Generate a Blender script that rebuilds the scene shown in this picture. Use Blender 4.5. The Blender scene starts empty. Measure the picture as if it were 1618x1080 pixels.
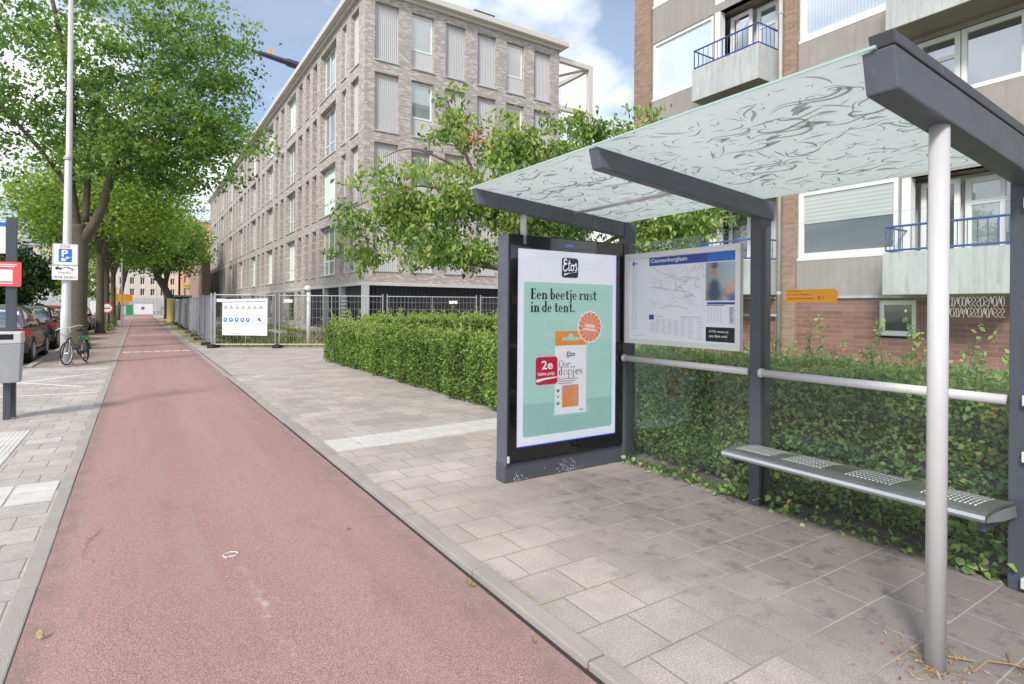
import bpy, bmesh, math, random
import numpy as np
from mathutils import Vector, Matrix
R_ = math.radians
random.seed(7); rng = np.random.default_rng(7)
S = bpy.context.scene
C = S.collection

# ------------------------------------------------------------------ camera, sky, sun, exposure
YAW, ROLL, FPX = R_(33.2), R_(0.45), 905.0
cam_d = bpy.data.cameras.new("camera"); cam = bpy.data.objects.new("camera", cam_d); C.objects.link(cam)
r0 = Vector((math.cos(YAW), -math.sin(YAW), 0)); u0 = Vector((0, 0, 1)); f0 = Vector((math.sin(YAW), math.cos(YAW), 0))
rx = r0 * math.cos(ROLL) + u0 * math.sin(ROLL); ux = u0 * math.cos(ROLL) - r0 * math.sin(ROLL)
M = Matrix((rx, ux, -f0)).transposed().to_4x4(); M.translation = (0, 0, 1.5)
cam.matrix_world = M
cam_d.sensor_width = 36; cam_d.lens = FPX / 1618 * 36; cam_d.shift_y = -54.4 / 1618
cam_d.clip_start = 0.05; cam_d.clip_end = 3000
S.camera = cam

SUN_EL, SUN_ROT = R_(40), R_(236)
w = bpy.data.worlds.new("World"); S.world = w; w.use_nodes = True
nt = w.node_tree; nt.nodes.clear()
def wn(t, **k):
    n = nt.nodes.new(t)
    for a, b in k.items(): setattr(n, a, b)
    return n
wout = wn('ShaderNodeOutputWorld'); bg = wn('ShaderNodeBackground'); sky = wn('ShaderNodeTexSky')
sky.sky_type = 'NISHITA'; sky.sun_disc = False; sky.sun_elevation = SUN_EL; sky.sun_rotation = SUN_ROT
sky.air_density = 1.0; sky.dust_density = 1.2; sky.ozone_density = 1.4
tc = wn('ShaderNodeTexCoord'); sep = wn('ShaderNodeSeparateXYZ'); nt.links.new(tc.outputs['Generated'], sep.inputs[0])
mz = wn('ShaderNodeMath', operation='MAXIMUM'); mz.inputs[1].default_value = 0.03; nt.links.new(sep.outputs[2], mz.inputs[0])
az = wn('ShaderNodeMath', operation='ADD'); az.inputs[1].default_value = 0.35; nt.links.new(mz.outputs[0], az.inputs[0])
dx = wn('ShaderNodeMath', operation='DIVIDE'); dy = wn('ShaderNodeMath', operation='DIVIDE')
nt.links.new(sep.outputs[0], dx.inputs[0]); nt.links.new(az.outputs[0], dx.inputs[1])
nt.links.new(sep.outputs[1], dy.inputs[0]); nt.links.new(az.outputs[0], dy.inputs[1])
cb = wn('ShaderNodeCombineXYZ'); nt.links.new(dx.outputs[0], cb.inputs[0]); nt.links.new(dy.outputs[0], cb.inputs[1]); cb.inputs[2].default_value = 5.3
ns = wn('ShaderNodeTexNoise'); ns.inputs['Scale'].default_value = 2.1; ns.inputs['Detail'].default_value = 9; ns.inputs['Roughness'].default_value = 0.5; ns.inputs['Distortion'].default_value = 0.0
nt.links.new(cb.outputs[0], ns.inputs['Vector'])
cr = wn('ShaderNodeValToRGB'); cr.color_ramp.elements[0].position = 0.46; cr.color_ramp.elements[1].position = 0.57
cr.color_ramp.elements[0].color = (0.18,)*3 + (1,); cr.color_ramp.elements[1].color = (1, 1, 1, 1)
nt.links.new(ns.outputs[0], cr.inputs[0])
ns2 = wn('ShaderNodeTexNoise'); ns2.inputs['Scale'].default_value = 3.2; ns2.inputs['Detail'].default_value = 5; nt.links.new(cb.outputs[0], ns2.inputs['Vector'])
cc = wn('ShaderNodeValToRGB'); cc.color_ramp.elements[0].color = (5.9, 6.5, 7.4, 1); cc.color_ramp.elements[1].color = (8.8, 8.9, 9.2, 1)
cc.color_ramp.elements[0].position = 0.35; cc.color_ramp.elements[1].position = 0.65
nt.links.new(ns2.outputs[0], cc.inputs[0])
mx = wn('ShaderNodeMix', data_type='RGBA'); nt.links.new(cr.outputs[0], mx.inputs[0]); nt.links.new(sky.outputs[0], mx.inputs[6]); nt.links.new(cc.outputs[0], mx.inputs[7])
nt.links.new(mx.outputs[2], bg.inputs[0]); bg.inputs[1].default_value = 0.10
nt.links.new(bg.outputs[0], wout.inputs[0])

sl = bpy.data.lights.new("sun", 'SUN'); sun = bpy.data.objects.new("sun", sl); C.objects.link(sun)
sl.energy = 2.0; sl.angle = R_(11); sl.color = (1, 0.96, 0.9)
sd = Vector((math.sin(SUN_ROT) * math.cos(SUN_EL), math.cos(SUN_ROT) * math.cos(SUN_EL), math.sin(SUN_EL)))
sun.rotation_euler = sd.to_track_quat('Z', 'Y').to_euler()
S.view_settings.view_transform = 'Standard'; S.view_settings.look = 'None'; S.view_settings.gamma = 1
S.view_settings.exposure = 0.80

# ------------------------------------------------------------------ materials
def newmat(name):
    m = bpy.data.materials.new(name); m.use_nodes = True
    nt = m.node_tree; nt.nodes.clear()
    return m, nt
class NB:
    def __init__(s, nt): s.nt = nt
    def n(s, t, ins=None, **k):
        n = s.nt.nodes.new(t)
        for a, b in k.items(): setattr(n, a, b)
        if ins:
            for a, b in ins.items():
                if isinstance(b, bpy.types.NodeSocket): s.nt.links.new(b, n.inputs[a])
                else: n.inputs[a].default_value = b
        return n
    def math(s, op, a, b=None, c=None):
        ins = {0: a}
        if b is not None: ins[1] = b
        if c is not None: ins[2] = c
        return s.n('ShaderNodeMath', ins, operation=op).outputs[0]
    def mix(s, f, a, b, bt='MIX'):
        return s.n('ShaderNodeMix', {0: f, 6: a, 7: b}, data_type='RGBA', blend_type=bt).outputs[2]
    def ramp(s, f, stops):
        n = s.n('ShaderNodeValToRGB', {0: f}); e = n.color_ramp.elements
        while len(e) < len(stops): e.new(0.5)
        for i, (p, c) in enumerate(stops):
            e[i].position = p; e[i].color = (c if isinstance(c, tuple) else (c, c, c)) + (1,)
        return n.outputs[0]
    def noise(s, vec, sc, det=4, rough=.5, dist=0):
        return s.n('ShaderNodeTexNoise', {'Vector': vec, 'Scale': sc, 'Detail': det, 'Roughness': rough, 'Distortion': dist}).outputs[0]
    def out(s, sh):
        o = s.nt.nodes.new('ShaderNodeOutputMaterial'); s.nt.links.new(sh, o.inputs[0])
    def bump(s, h, st, d=.01):
        return s.n('ShaderNodeBump', {'Height': h, 'Strength': st, 'Distance': d}).outputs[0]
    def obj(s): return s.nt.nodes.new('ShaderNodeTexCoord').outputs['Object']
    def pbsdf(s, col, rough=.6, metal=0., normal=None, spec=.5, **k):
        ins = {'Base Color': col, 'Roughness': rough, 'Metallic': metal, 'Specular IOR Level': spec}
        if normal is not None: ins['Normal'] = normal
        ins.update(k)
        return s.n('ShaderNodeBsdfPrincipled', ins).outputs[0]
def c4(c): return tuple(c) + (1,)
def pm(name, col, rough=.6, metal=0, var=.12, sc=3., bump=0., spec=.5, fine=60.):
    m, nt = newmat(name); b = NB(nt); o = b.obj()
    v = b.noise(o, sc, 5, .6)
    f = b.noise(o, fine, 2, .5)
    k = b.math('ADD', b.math('MULTIPLY', b.math('SUBTRACT', v, .5), var * 2.2), b.math('MULTIPLY', b.math('SUBTRACT', f, .5), var))
    k = b.math('ADD', k, 1.0)
    mul = b.n('ShaderNodeVectorMath', {0: c4(col)[:3], 1: b.n('ShaderNodeCombineXYZ', {0: k, 1: k, 2: k}).outputs[0]}, operation='MULTIPLY').outputs[0]
    nrm = b.bump(f, bump, .01) if bump else None
    rr = b.math('ADD', b.math('MULTIPLY', b.math('SUBTRACT', v, .5), .25), rough)
    if name.startswith('painted_steel_slate'):
        sc_ = b.noise(b.n('ShaderNodeMapping', {'Vector': o, 'Scale': (9., 9., 2.)}).outputs[0], 3., 8, .75)
        mul = b.mix(b.ramp(sc_, [(.62, 0.), (.70, .35)]), mul, (.42, .41, .39, 1)); mul = b.mix(b.ramp(b.noise(o, 4.2, 7, .7), [(.35, .35), (.5, 0.)]), mul, (.06, .055, .05, 1))
    b.out(b.pbsdf(mul, rr, metal, nrm, spec)); return m
def emit(name, col, st):
    m, nt = newmat(name); b = NB(nt)
    b.out(b.pbsdf(c4(col), .5, 0, **{'Emission Color': c4(col), 'Emission Strength': st})); return m
def wallvec(b):
    g = b.n('ShaderNodeNewGeometry'); o = b.n('ShaderNodeSeparateXYZ', {0: b.obj()}); n = b.n('ShaderNodeSeparateXYZ', {0: g.outputs['Normal']})
    ax = b.math('GREATER_THAN', b.math('ABSOLUTE', n.outputs[0]), .5); az_ = b.math('GREATER_THAN', b.math('ABSOLUTE', n.outputs[2]), .7)
    u = b.n('ShaderNodeMix', {0: ax, 2: o.outputs[0], 3: o.outputs[1]}).outputs[0]
    v = b.n('ShaderNodeMix', {0: az_, 2: o.outputs[2], 3: o.outputs[1]}).outputs[0]
    return b.n('ShaderNodeCombineXYZ', {0: u, 1: v, 2: 0.}).outputs[0]
def brickmat(name, c1, c2, mort, bw, rh, ms=.006, bias=0., rough=.85, stain=.15, light=None):
    m, nt = newmat(name); b = NB(nt); v = wallvec(b); o = b.obj()
    t = b.n('ShaderNodeTexBrick', {'Vector': v, 'Color1': c4(c1), 'Color2': c4(c2), 'Mortar': c4(mort), 'Scale': 1., 'Mortar Size': ms, 'Mortar Smooth': .2, 'Bias': bias, 'Brick Width': bw, 'Row Height': rh})
    t.offset = .5
    col = t.outputs[0]
    if light:
        t2 = b.n('ShaderNodeTexBrick', {'Vector': v, 'Color1': (0, 0, 0, 1), 'Color2': (1, 1, 1, 1), 'Mortar': (0, 0, 0, 1), 'Scale': 1., 'Mortar Size': ms, 'Bias': 0., 'Brick Width': bw, 'Row Height': rh}); t2.offset = .5
        k = b.ramp(t2.outputs[0], [(.72, 0.), (.82, 1.)])
        col = b.mix(b.math('MULTIPLY', k, .8), col, c4(light))
    st = b.noise(o, .7, 6, .65)
    col = b.mix(b.ramp(st, [(.35, stain), (.65, 0.)]), col, (.12, .1, .08, 1))
    b.out(b.pbsdf(col, rough, 0, b.bump(t.outputs[1], -.4, .01), .3)); return m
def tilemat(name, base, var, tw, th, mort, speckle=.25, shelter=False, grass=.3, off=.5, yoff=0.):
    m, nt = newmat(name); b = NB(nt); o = b.obj()
    wob = b.n('ShaderNodeTexNoise', {'Vector': o, 'Scale': 1.3, 'Detail': 2.}).outputs[1]
    vv = b.n('ShaderNodeVectorMath', {0: o, 1: b.n('ShaderNodeVectorMath', {0: wob, 'Scale': .03}, operation='SCALE').outputs[0]}, operation='ADD').outputs[0]
    vv = b.n('ShaderNodeVectorMath', {0: vv, 1: (0.05, yoff, 0)}, operation='ADD').outputs[0]
    t = b.n('ShaderNodeTexBrick', {'Vector': vv, 'Color1': c4([x * (1 - var) for x in base]), 'Color2': c4([x * (1 + var) for x in base]), 'Mortar': c4(mort), 'Scale': 1., 'Mortar Size': .005, 'Mortar Smooth': .3, 'Bias': 0., 'Brick Width': tw, 'Row Height': th})
    t.offset = off
    col = t.outputs[0]
    sp = b.noise(o, 110., 4, .8)
    col = b.mix(1., col, b.ramp(sp, [(.34, (1 - speckle * 2.0,) * 3), (.5, (1., 1., 1.)), (.64, (1 + speckle * 2.0,) * 3)]), 'MULTIPLY')
    dirt = b.noise(o, 1.6, 7, .65)
    col = b.mix(b.ramp(dirt, [(.40, .42), (.62, 0.)]), col, c4([x * .50 for x in base]))
    # moss and sand in joints
    gm = b.math('MULTIPLY', t.outputs[1], b.ramp(b.noise(o, 2.3, 5, .6), [(.48, 0.), (.6, grass)]))
    col = b.mix(gm, col, (.24, .23, .08, 1))
    pt = b.noise(o, .45, 3, .5); col = b.mix(b.ramp(pt, [(.35, .22), (.65, 0.)]), col, c4([base[0] * .95, base[1] * .86, base[2] * .78]))
    es = b.n('ShaderNodeSeparateXYZ', {0: o}); ek = b.n('ShaderNodeMapRange', {0: b.math('ADD', b.math('ABSOLUTE', b.math('SUBTRACT', es.outputs[0], 1.71)), b.math('MULTIPLY', b.noise(o, 9., 5, .7), .12)), 1: .05, 2: .10, 3: .75, 4: 0.}).outputs[0]
    if shelter: col = b.mix(b.math('MULTIPLY', ek, b.ramp(b.noise(o, 1.7, 3), [(.45, 0.), (.55, 1.)])), col, (.23, .20, .10, 1))
    if shelter:
        sm = b.math('MULTIPLY', b.n('ShaderNodeMapRange', {0: es.outputs[0], 1: 2.0, 2: 2.8, 3: 0., 4: 1.}).outputs[0], b.n('ShaderNodeMapRange', {0: es.outputs[1], 1: 4.2, 2: 3.8, 3: 0., 4: 1.}).outputs[0]); shj = b.math('MULTIPLY', sm, t.outputs[1])
    # gum spots
    vo = b.n('ShaderNodeTexVoronoi', {'Vector': o, 'Scale': 3.1, 'Randomness': 1.}); 
    vn = b.math('ADD', vo.outputs['Distance'], b.math('MULTIPLY', b.noise(o, 40., 2), .05))
    col = b.mix(b.ramp(vn, [(.075, .55), (.085, 0.)]), col, (.11, .1, .1, 1))
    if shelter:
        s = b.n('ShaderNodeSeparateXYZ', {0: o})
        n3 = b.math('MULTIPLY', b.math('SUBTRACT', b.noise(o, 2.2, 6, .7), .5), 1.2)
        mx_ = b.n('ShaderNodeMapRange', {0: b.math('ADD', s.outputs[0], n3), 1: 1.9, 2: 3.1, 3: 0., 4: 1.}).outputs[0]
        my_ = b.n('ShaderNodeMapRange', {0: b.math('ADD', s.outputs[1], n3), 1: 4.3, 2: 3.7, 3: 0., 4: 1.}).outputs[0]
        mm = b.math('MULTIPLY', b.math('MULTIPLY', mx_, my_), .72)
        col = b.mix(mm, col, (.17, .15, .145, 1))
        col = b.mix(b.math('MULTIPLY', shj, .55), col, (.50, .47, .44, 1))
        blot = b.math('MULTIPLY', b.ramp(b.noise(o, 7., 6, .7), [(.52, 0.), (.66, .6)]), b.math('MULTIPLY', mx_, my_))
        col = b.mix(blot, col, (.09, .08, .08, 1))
    h = b.math('ADD', b.math('MULTIPLY', t.outputs[1], -1.), b.math('MULTIPLY', sp, .35))
    b.out(b.pbsdf(col, .85, 0, b.bump(h, .55, .006), .3)); return m
def leafmat(name, stops, trans=.35, rough=.5):
    m, nt = newmat(name); b = NB(nt)
    a = b.n('ShaderNodeAttribute', attribute_name='tint')
    col = b.ramp(a.outputs['Fac'], stops)
    p = b.pbsdf(col, rough, 0, None, .35)
    t = b.n('ShaderNodeBsdfTranslucent', {'Color': b.mix(1., col, (1.15, 1.25, .55, 1), 'MULTIPLY')}).outputs[0]
    b.out(b.n('ShaderNodeMixShader', {0: trans, 1: p, 2: t}).outputs[0]); return m
def glassmat(name, tint=(.93, .97, .95), haze=.05, dark=None):
    m, nt = newmat(name); b = NB(nt)
    tr = b.n('ShaderNodeBsdfTransparent', {'Color': c4(tint)}).outputs[0]
    gl = b.n('ShaderNodeBsdfGlossy', {'Color': (1, 1, 1, 1), 'Roughness': .01}).outputs[0]
    fr = b.n('ShaderNodeFresnel', {'IOR': 1.28}).outputs[0]
    s = b.n('ShaderNodeMixShader', {0: fr, 1: tr, 2: gl}).outputs[0]
    if haze:
        df = b.n('ShaderNodeBsdfDiffuse', {'Color': (.7, .75, .72, 1)}).outputs[0]
        o = b.obj(); mp = b.n('ShaderNodeMapping', {'Vector': o, 'Scale': (3., 3., .5)}).outputs[0]
        hz = b.ramp(b.noise(mp, 2.5, 6, .7), [(.3, haze * .5), (.75, haze * 2)])
        s = b.n('ShaderNodeMixShader', {0: hz, 1: s, 2: df}).outputs[0]
    b.out(s); return m
def windowmat(name, inner, gloss=.35, stripes=False, fk=.9):
    # a pane: dark interior or curtain behind a reflective surface
    m, nt = newmat(name); b = NB(nt); o = b.obj()
    col = b.mix(b.ramp(b.noise(o, 1.4, 3), [(.3, 0.), (.7, .5)]), c4(inner), c4([x * (.5 if inner[0] < .5 else .85) for x in inner]))
    if stripes:
        wv = b.n('ShaderNodeTexWave', {'Vector': wallvec(b), 'Scale': stripes[0], 'Distortion': .4}); wv.bands_direction = stripes[1]
        col = b.mix(b.math('MULTIPLY', wv.outputs[1], .45), col, c4([x * .5 for x in inner]))
    d = b.pbsdf(col, .7, 0, None, .2)
    g = b.n('ShaderNodeBsdfGlossy', {'Color': (.95, .97, 1, 1), 'Roughness': .02}).outputs[0]
    fr = b.math('ADD', b.math('MULTIPLY', b.n('ShaderNodeFresnel', {'IOR': 1.5}).outputs[0], fk), gloss * .5)
    b.out(b.n('ShaderNodeMixShader', {0: fr, 1: d, 2: g}).outputs[0]); return m

MT = {}
MT['brick_light'] = brickmat('brick_light', (.47, .42, .385), (.27, .228, .205), (.46, .43, .40), .23, .07, .009, 0., stain=.03, light=(.64, .61, .59))
MT['brick_brown'] = brickmat('brick_brown', (.40, .26, .19), (.26, .16, .11), (.33, .28, .23), .21, .062, .007, stain=.2)
MT['brick_red'] = brickmat('brick_red', (.33, .17, .13), (.22, .11, .09), (.30, .25, .22), .5, .115, .006, stain=.3)
MT['brick_far_hazed'] = brickmat('brick_far_hazed', (.72, .62, .53), (.66, .56, .47), (.62, .58, .53), .4, .12, stain=.05)  # far brick paled, distance haze painted into its colours
MT['brick_orange'] = brickmat('brick_orange', (.74, .38, .18), (.70, .35, .16), (.6, .4, .25), .4, .12, stain=.05)
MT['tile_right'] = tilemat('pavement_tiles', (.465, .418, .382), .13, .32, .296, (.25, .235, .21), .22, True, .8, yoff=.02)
MT['tile_left'] = tilemat('pavement_tiles_left', (.47, .43, .40), .12, .32, .30, (.17, .16, .15), .2, False, .5)
MT['tile_red'] = tilemat('pavement_brick_red', (.40, .31, .28), .14, .22, .11, (.22, .18, .16), .2, False, .5)
MT['kerb'] = pm('kerb_concrete', (.355, .318, .292), .85, 0, .22, 2., .6, fine=140)
MT['kerb_dark'] = pm('kerb_dark', (.035, .033, .03), .9)
MT['asphalt'] = pm('asphalt', (.12, .12, .125), .9, 0, .25, 1.5, .6, fine=120)
MT['ground'] = pm('ground_asphalt', (.22, .21, .20), .95, 0, .2, .3, .3)
MT['sand'] = pm('sandy_ground', (.42, .37, .30), .95, 0, .35, 1.2, .5)
MT['lawn'] = pm('lawn', (.12, .17, .05), .95, 0, .6, 1.2, .5)
MT['white_paint'] = pm('white_paint', (.75, .74, .72), .7, 0, .12, 4.)
MT['tactile'] = pm('worn_white_tile', (.60, .58, .55), .8, 0, .22, 7., .4, fine=120)
MT['worn_paint'] = pm('worn_paint', (.58, .5, .48), .8, 0, .3, 9.)
MT['steel_dark'] = pm('painted_steel_slate', (.068, .077, .095), .42, 0, .07, 1.5, .08, fine=350)
MT['steel_dark2'] = pm('painted_steel_slate_light', (.098, .110, .136), .42, 0, .07, 1.5, .08, fine=350)
MT['steel_light'] = pm('painted_steel_light', (.56, .55, .555), .42, .1, .07, 2., .05)
MT['stainless'] = pm('brushed_stainless', (.62, .63, .63), .36, 1., .12, 3.)
MT['galv'] = pm('galvanised_steel', (.42, .43, .45), .45, .6, .15, 5.)
MT['alu'] = pm('aluminium_frame', (.72, .72, .73), .38, .2, .04)
MT['black'] = pm('black_enamel', (.012, .012, .014), .2, 0, .2)
MT['rubber'] = pm('rubber', (.02, .02, .02), .8)
MT['blackplastic'] = pm('black_plastic', (.03, .03, .033), .5)
MT['white'] = pm('white_plastic', (.82, .82, .82), .45, 0, .03)
MT['whiteframe'] = pm('white_window_frame', (.78, .78, .77), .4, 0, .05)
MT['greyframe'] = pm('grey_window_frame', (.5, .51, .5), .4, 0, .05)
MT['render_wall'] = pm('rendered_panel', (.38, .345, .32), .9, 0, .14, 1.1, .4, fine=50)
MT['concrete'] = pm('concrete', (.53, .555, .55), .85, 0, .16, 1.8, .3, fine=40)
def stained(name, col, dark, rough=.88, amt=.55, green=(.20, .21, .15)):
    m, nt = newmat(name); b = NB(nt); o = b.obj()
    st = b.noise(b.n('ShaderNodeMapping', {'Vector': o, 'Scale': (5.5, 5.5, .55)}).outputs[0], 1.6, 6, .65); cl = b.noise(o, 1.3, 6, .6); fi = b.noise(o, 60., 3, .6)
    c = b.mix(b.ramp(st, [(.46, 0.), (.68, amt)]), c4(col), c4(dark)); c = b.mix(b.ramp(cl, [(.42, .35), (.62, 0.)]), c, c4([x * .72 for x in col])); c = b.mix(b.ramp(b.noise(o, 2.7, 5, .7), [(.6, 0.), (.72, .3)]), c, c4(green))
    c = b.mix(1., c, b.ramp(fi, [(.3, .88), (.7, 1.1)]), 'MULTIPLY'); b.out(b.pbsdf(c, rough, 0, b.bump(fi, .3, .006), .3)); return m
MT['concrete'] = stained('stained_concrete', (.52, .545, .54), (.28, .27, .24)); MT['render_wall'] = stained('stained_render', (.375, .345, .322), (.24, .215, .195), .9, .4)
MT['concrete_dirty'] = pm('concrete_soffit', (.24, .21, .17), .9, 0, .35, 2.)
MT['cornice'] = pm('cornice_pale', (.62, .59, .54), .6, 0, .05)
MT['panel'] = pm('pale_panel', (.58, .57, .57), .5, .1, .04)
MT['corr_dark'] = pm('dark_cladding', (.03, .032, .042), .45, .2, .1)
MT['blue_rail'] = pm('blue_railing', (.03, .09, .26), .4, 0, .08)
MT['bark'] = pm('bark', (.13, .105, .075), .95, 0, .5, 6., .9, fine=40)
MT['bark_moss'] = pm('bark_moss', (.098, .084, .058), .95, 0, .5, 5., .9, fine=40)
MT['twig'] = pm('twig_bark', (.16, .115, .09), .9, 0, .3, 8.)
MT['glass'] = glassmat('clear_glass', (.985, .995, .99), haze=.008)
MT['glass_front'] = glassmat('display_glass', (1, 1, 1), 0)
MT['win_dark'] = windowmat('window_dark', (.05, .065, .06), .22, False, .7)
MT['win_green'] = windowmat('window_greenish', (.28, .34, .32), .35)
MT['win_white'] = windowmat('window_white_curtain', (.74, .84, .81), .12, False, .35)
MT['win_curtain'] = windowmat('window_curtain', (.55, .62, .68), .4, (4., 'X'))
MT['win_sky'] = windowmat('window_sky', (.06, .07, .09), .7)
MT['win_blind'] = windowmat('window_blind', (.55, .58, .57), .08, (3.2, 'Y'), .4)
MT['win_brown'] = windowmat('window_brown', (.36, .31, .27), .1)
MT['mesh_grey'] = pm('grey_mesh_cloth', (.23, .23, .25), .9, 0, .35, 2., .3)
MT['yellow'] = pm('yellow_board', (.75, .52, .07), .5)
MT['yellow_wrap'] = pm('yellow_wrap', (.68, .55, .2), .8)
MT['orange'] = pm('orange_board', (.85, .35, .02), .5)
MT['red'] = pm('red_enamel', (.62, .03, .03), .4)
MT['coral'] = pm('coral_print', (.78, .1, .1), .4, 0, .04)
MT['bluesign'] = pm('blue_sign', (.02, .16, .6), .4, 0, .04)
MT['text_dark'] = pm('dark_print', (.02, .03, .035), .6, 0, .02)
MT['text_grey'] = pm('grey_print', (.35, .36, .40), .6, 0, .02)
MT['text_lgrey'] = pm('light_grey_print', (.55, .56, .6), .6, 0, .02)
MT['print_brown'] = pm('brown_print', (.42, .20, .12), .6, 0, .02)
MT['info_blue'] = pm('info_blue', (.035, .07, .38), .35, 0, .05)
MT['paper'] = pm('paper', (.80, .82, .88), .4, 0, .02, 1.5)
MT['green_plastic'] = pm('green_plastic', (.02, .3, .1), .4)
MT['tyre'] = MT['rubber']
MT['carglass'] = windowmat('car_glass', (.03, .04, .04), .4)
MT['taillight'] = pm('taillight_red', (.6, .02, .01), .15, 0, .05)
MT['dry'] = pm('dry_litter', (.36, .22, .09), .9, 0, .3)
# frosted roof glass
m, nt = newmat('frosted_roof_glass'); b = NB(nt)
tl = b.n('ShaderNodeBsdfTranslucent', {'Color': (.95, .985, .975, 1)}).outputs[0]; df = b.n('ShaderNodeBsdfDiffuse', {'Color': (.84, .89, .875, 1)}).outputs[0]
s1 = b.n('ShaderNodeMixShader', {0: .35, 1: tl, 2: df}).outputs[0]
tr = b.n('ShaderNodeBsdfTransparent', {'Color': (.9, .98, .95, 1)}).outputs[0]
s2 = b.n('ShaderNodeMixShader', {0: .12, 1: s1, 2: tr}).outputs[0]
gl = b.n('ShaderNodeBsdfGlossy', {'Roughness': .08}).outputs[0]
s3 = b.n('ShaderNodeMixShader', {0: b.math('MULTIPLY', b.n('ShaderNodeFresnel', {'IOR': 1.4}).outputs[0], .5), 1: s2, 2: gl}).outputs[0]
b.out(s3); MT['frost'] = m
m, nt = newmat('etched_strokes'); b = NB(nt)
df = b.n('ShaderNodeBsdfDiffuse', {'Color': (.30, .34, .33, 1)}).outputs[0]; tr = b.n('ShaderNodeBsdfTransparent', {'Color': (.8, .85, .83, 1)}).outputs[0]
b.out(b.n('ShaderNodeMixShader', {0: .45, 1: df, 2: tr}).outputs[0]); MT['etch'] = m
m, nt = newmat('glass_edge'); b = NB(nt); b.out(b.pbsdf((.38, .52, .48, 1), .2)); MT['glass_edge'] = m
m, nt = newmat('white_etch'); b = NB(nt)
df = b.n('ShaderNodeBsdfDiffuse', {'Color': (.8, .8, .78, 1)}).outputs[0]; tr = b.n('ShaderNodeBsdfTransparent').outputs[0]
b.out(b.n('ShaderNodeMixShader', {0: .55, 1: df, 2: tr}).outputs[0]); MT['white_etch'] = m
# red cycle path
m, nt = newmat('red_asphalt'); b = NB(nt); o = b.obj(); s = b.n('ShaderNodeSeparateXYZ', {0: o})
sp = b.noise(o, 150., 4, .75); big = b.noise(o, .55, 6, .6)
col = b.ramp(sp, [(.34, (.15, .08, .068)), (.5, (.385, .222, .196)), (.64, (.62, .43, .39))])
col = b.mix(b.ramp(big, [(.35, .28), (.7, 0.)]), col, (.30, .20, .185, 1))
crk = b.n('ShaderNodeTexVoronoi', {'Vector': b.n('ShaderNodeVectorMath', {0: o, 1: b.n('ShaderNodeVectorMath', {0: b.n('ShaderNodeTexNoise', {'Vector': o, 'Scale': 3.}).outputs[1], 'Scale': .35}, operation='SCALE').outputs[0]}, operation='ADD').outputs[0], 'Scale': .42}, feature='DISTANCE_TO_EDGE').outputs['Distance']
col = b.mix(b.math('MULTIPLY', b.ramp(crk, [(.0018, .55), (.004, 0.)]), b.ramp(b.noise(o, .8, 3), [(.5, 0.), (.6, 1.)])), col, (.10, .06, .055, 1))
stre = b.noise(b.n('ShaderNodeMapping', {'Vector': o, 'Scale': (2.2, .12, 1.)}).outputs[0], 1.5, 4, .6)
col = b.mix(b.ramp(stre, [(.45, 0.), (.7, .3)]), col, (.42, .32, .31, 1))
xl = b.math('ADD', b.math('MULTIPLY', b.math('SUBTRACT', s.outputs[1], 2.0), -.055), .62)
dd = b.math('ABSOLUTE', b.math('ADD', b.math('SUBTRACT', s.outputs[0], xl), b.math('MULTIPLY', b.math('SUBTRACT', b.noise(o, 6., 4, .6), .5), .14)))
stk = b.math('MULTIPLY', b.n('ShaderNodeMapRange', {0: dd, 1: .0, 2: .035, 3: .7, 4: 0.}).outputs[0], b.ramp(b.noise(o, 4.5, 5, .7), [(.50, 0.), (.62, 1.)]))
stk = b.math('MULTIPLY', stk, b.n('ShaderNodeMapRange', {0: s.outputs[1], 1: 3.8, 2: 3.2, 3: 0., 4: 1.}).outputs[0])
col = b.mix(stk, col, (.62, .55, .48, 1))
sp2 = b.n('ShaderNodeTexVoronoi', {'Vector': o, 'Scale': 9.}).outputs['Distance']
for (xc, wd_) in ((1.52, .09), (-.40, .06)):
    e_ = b.n('ShaderNodeMapRange', {0: b.math('ABSOLUTE', b.math('SUBTRACT', s.outputs[0], xc)), 1: 0., 2: wd_ * 2, 3: .55, 4: 0.}).outputs[0]
    col = b.mix(b.math('MULTIPLY', e_, b.ramp(b.noise(o, 5., 5, .7), [(.4, .2), (.6, 1.)])), col, (.20, .16, .13, 1))
band_ = b.math('SINE', b.math('MULTIPLY', s.outputs[0], 6.)); col = b.mix(b.math('MULTIPLY', b.math('ADD', band_, 1.), .07), col, (.22, .15, .14, 1))
col = b.mix(b.ramp(b.noise(b.n('ShaderNodeMapping', {'Vector': o, 'Scale': (1., .35, 1.)}).outputs[0], 3.2, 6, .7), [(.56, 0.), (.7, .35)]), col, (.20, .13, .12, 1))
col = b.mix(b.ramp(sp2, [(.035, .7), (.05, 0.)]), col, (.6, .5, .45, 1))
b.out(b.pbsdf(col, .9, 0, b.bump(sp, .7, .006), .25)); MT['redpath'] = m
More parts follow.
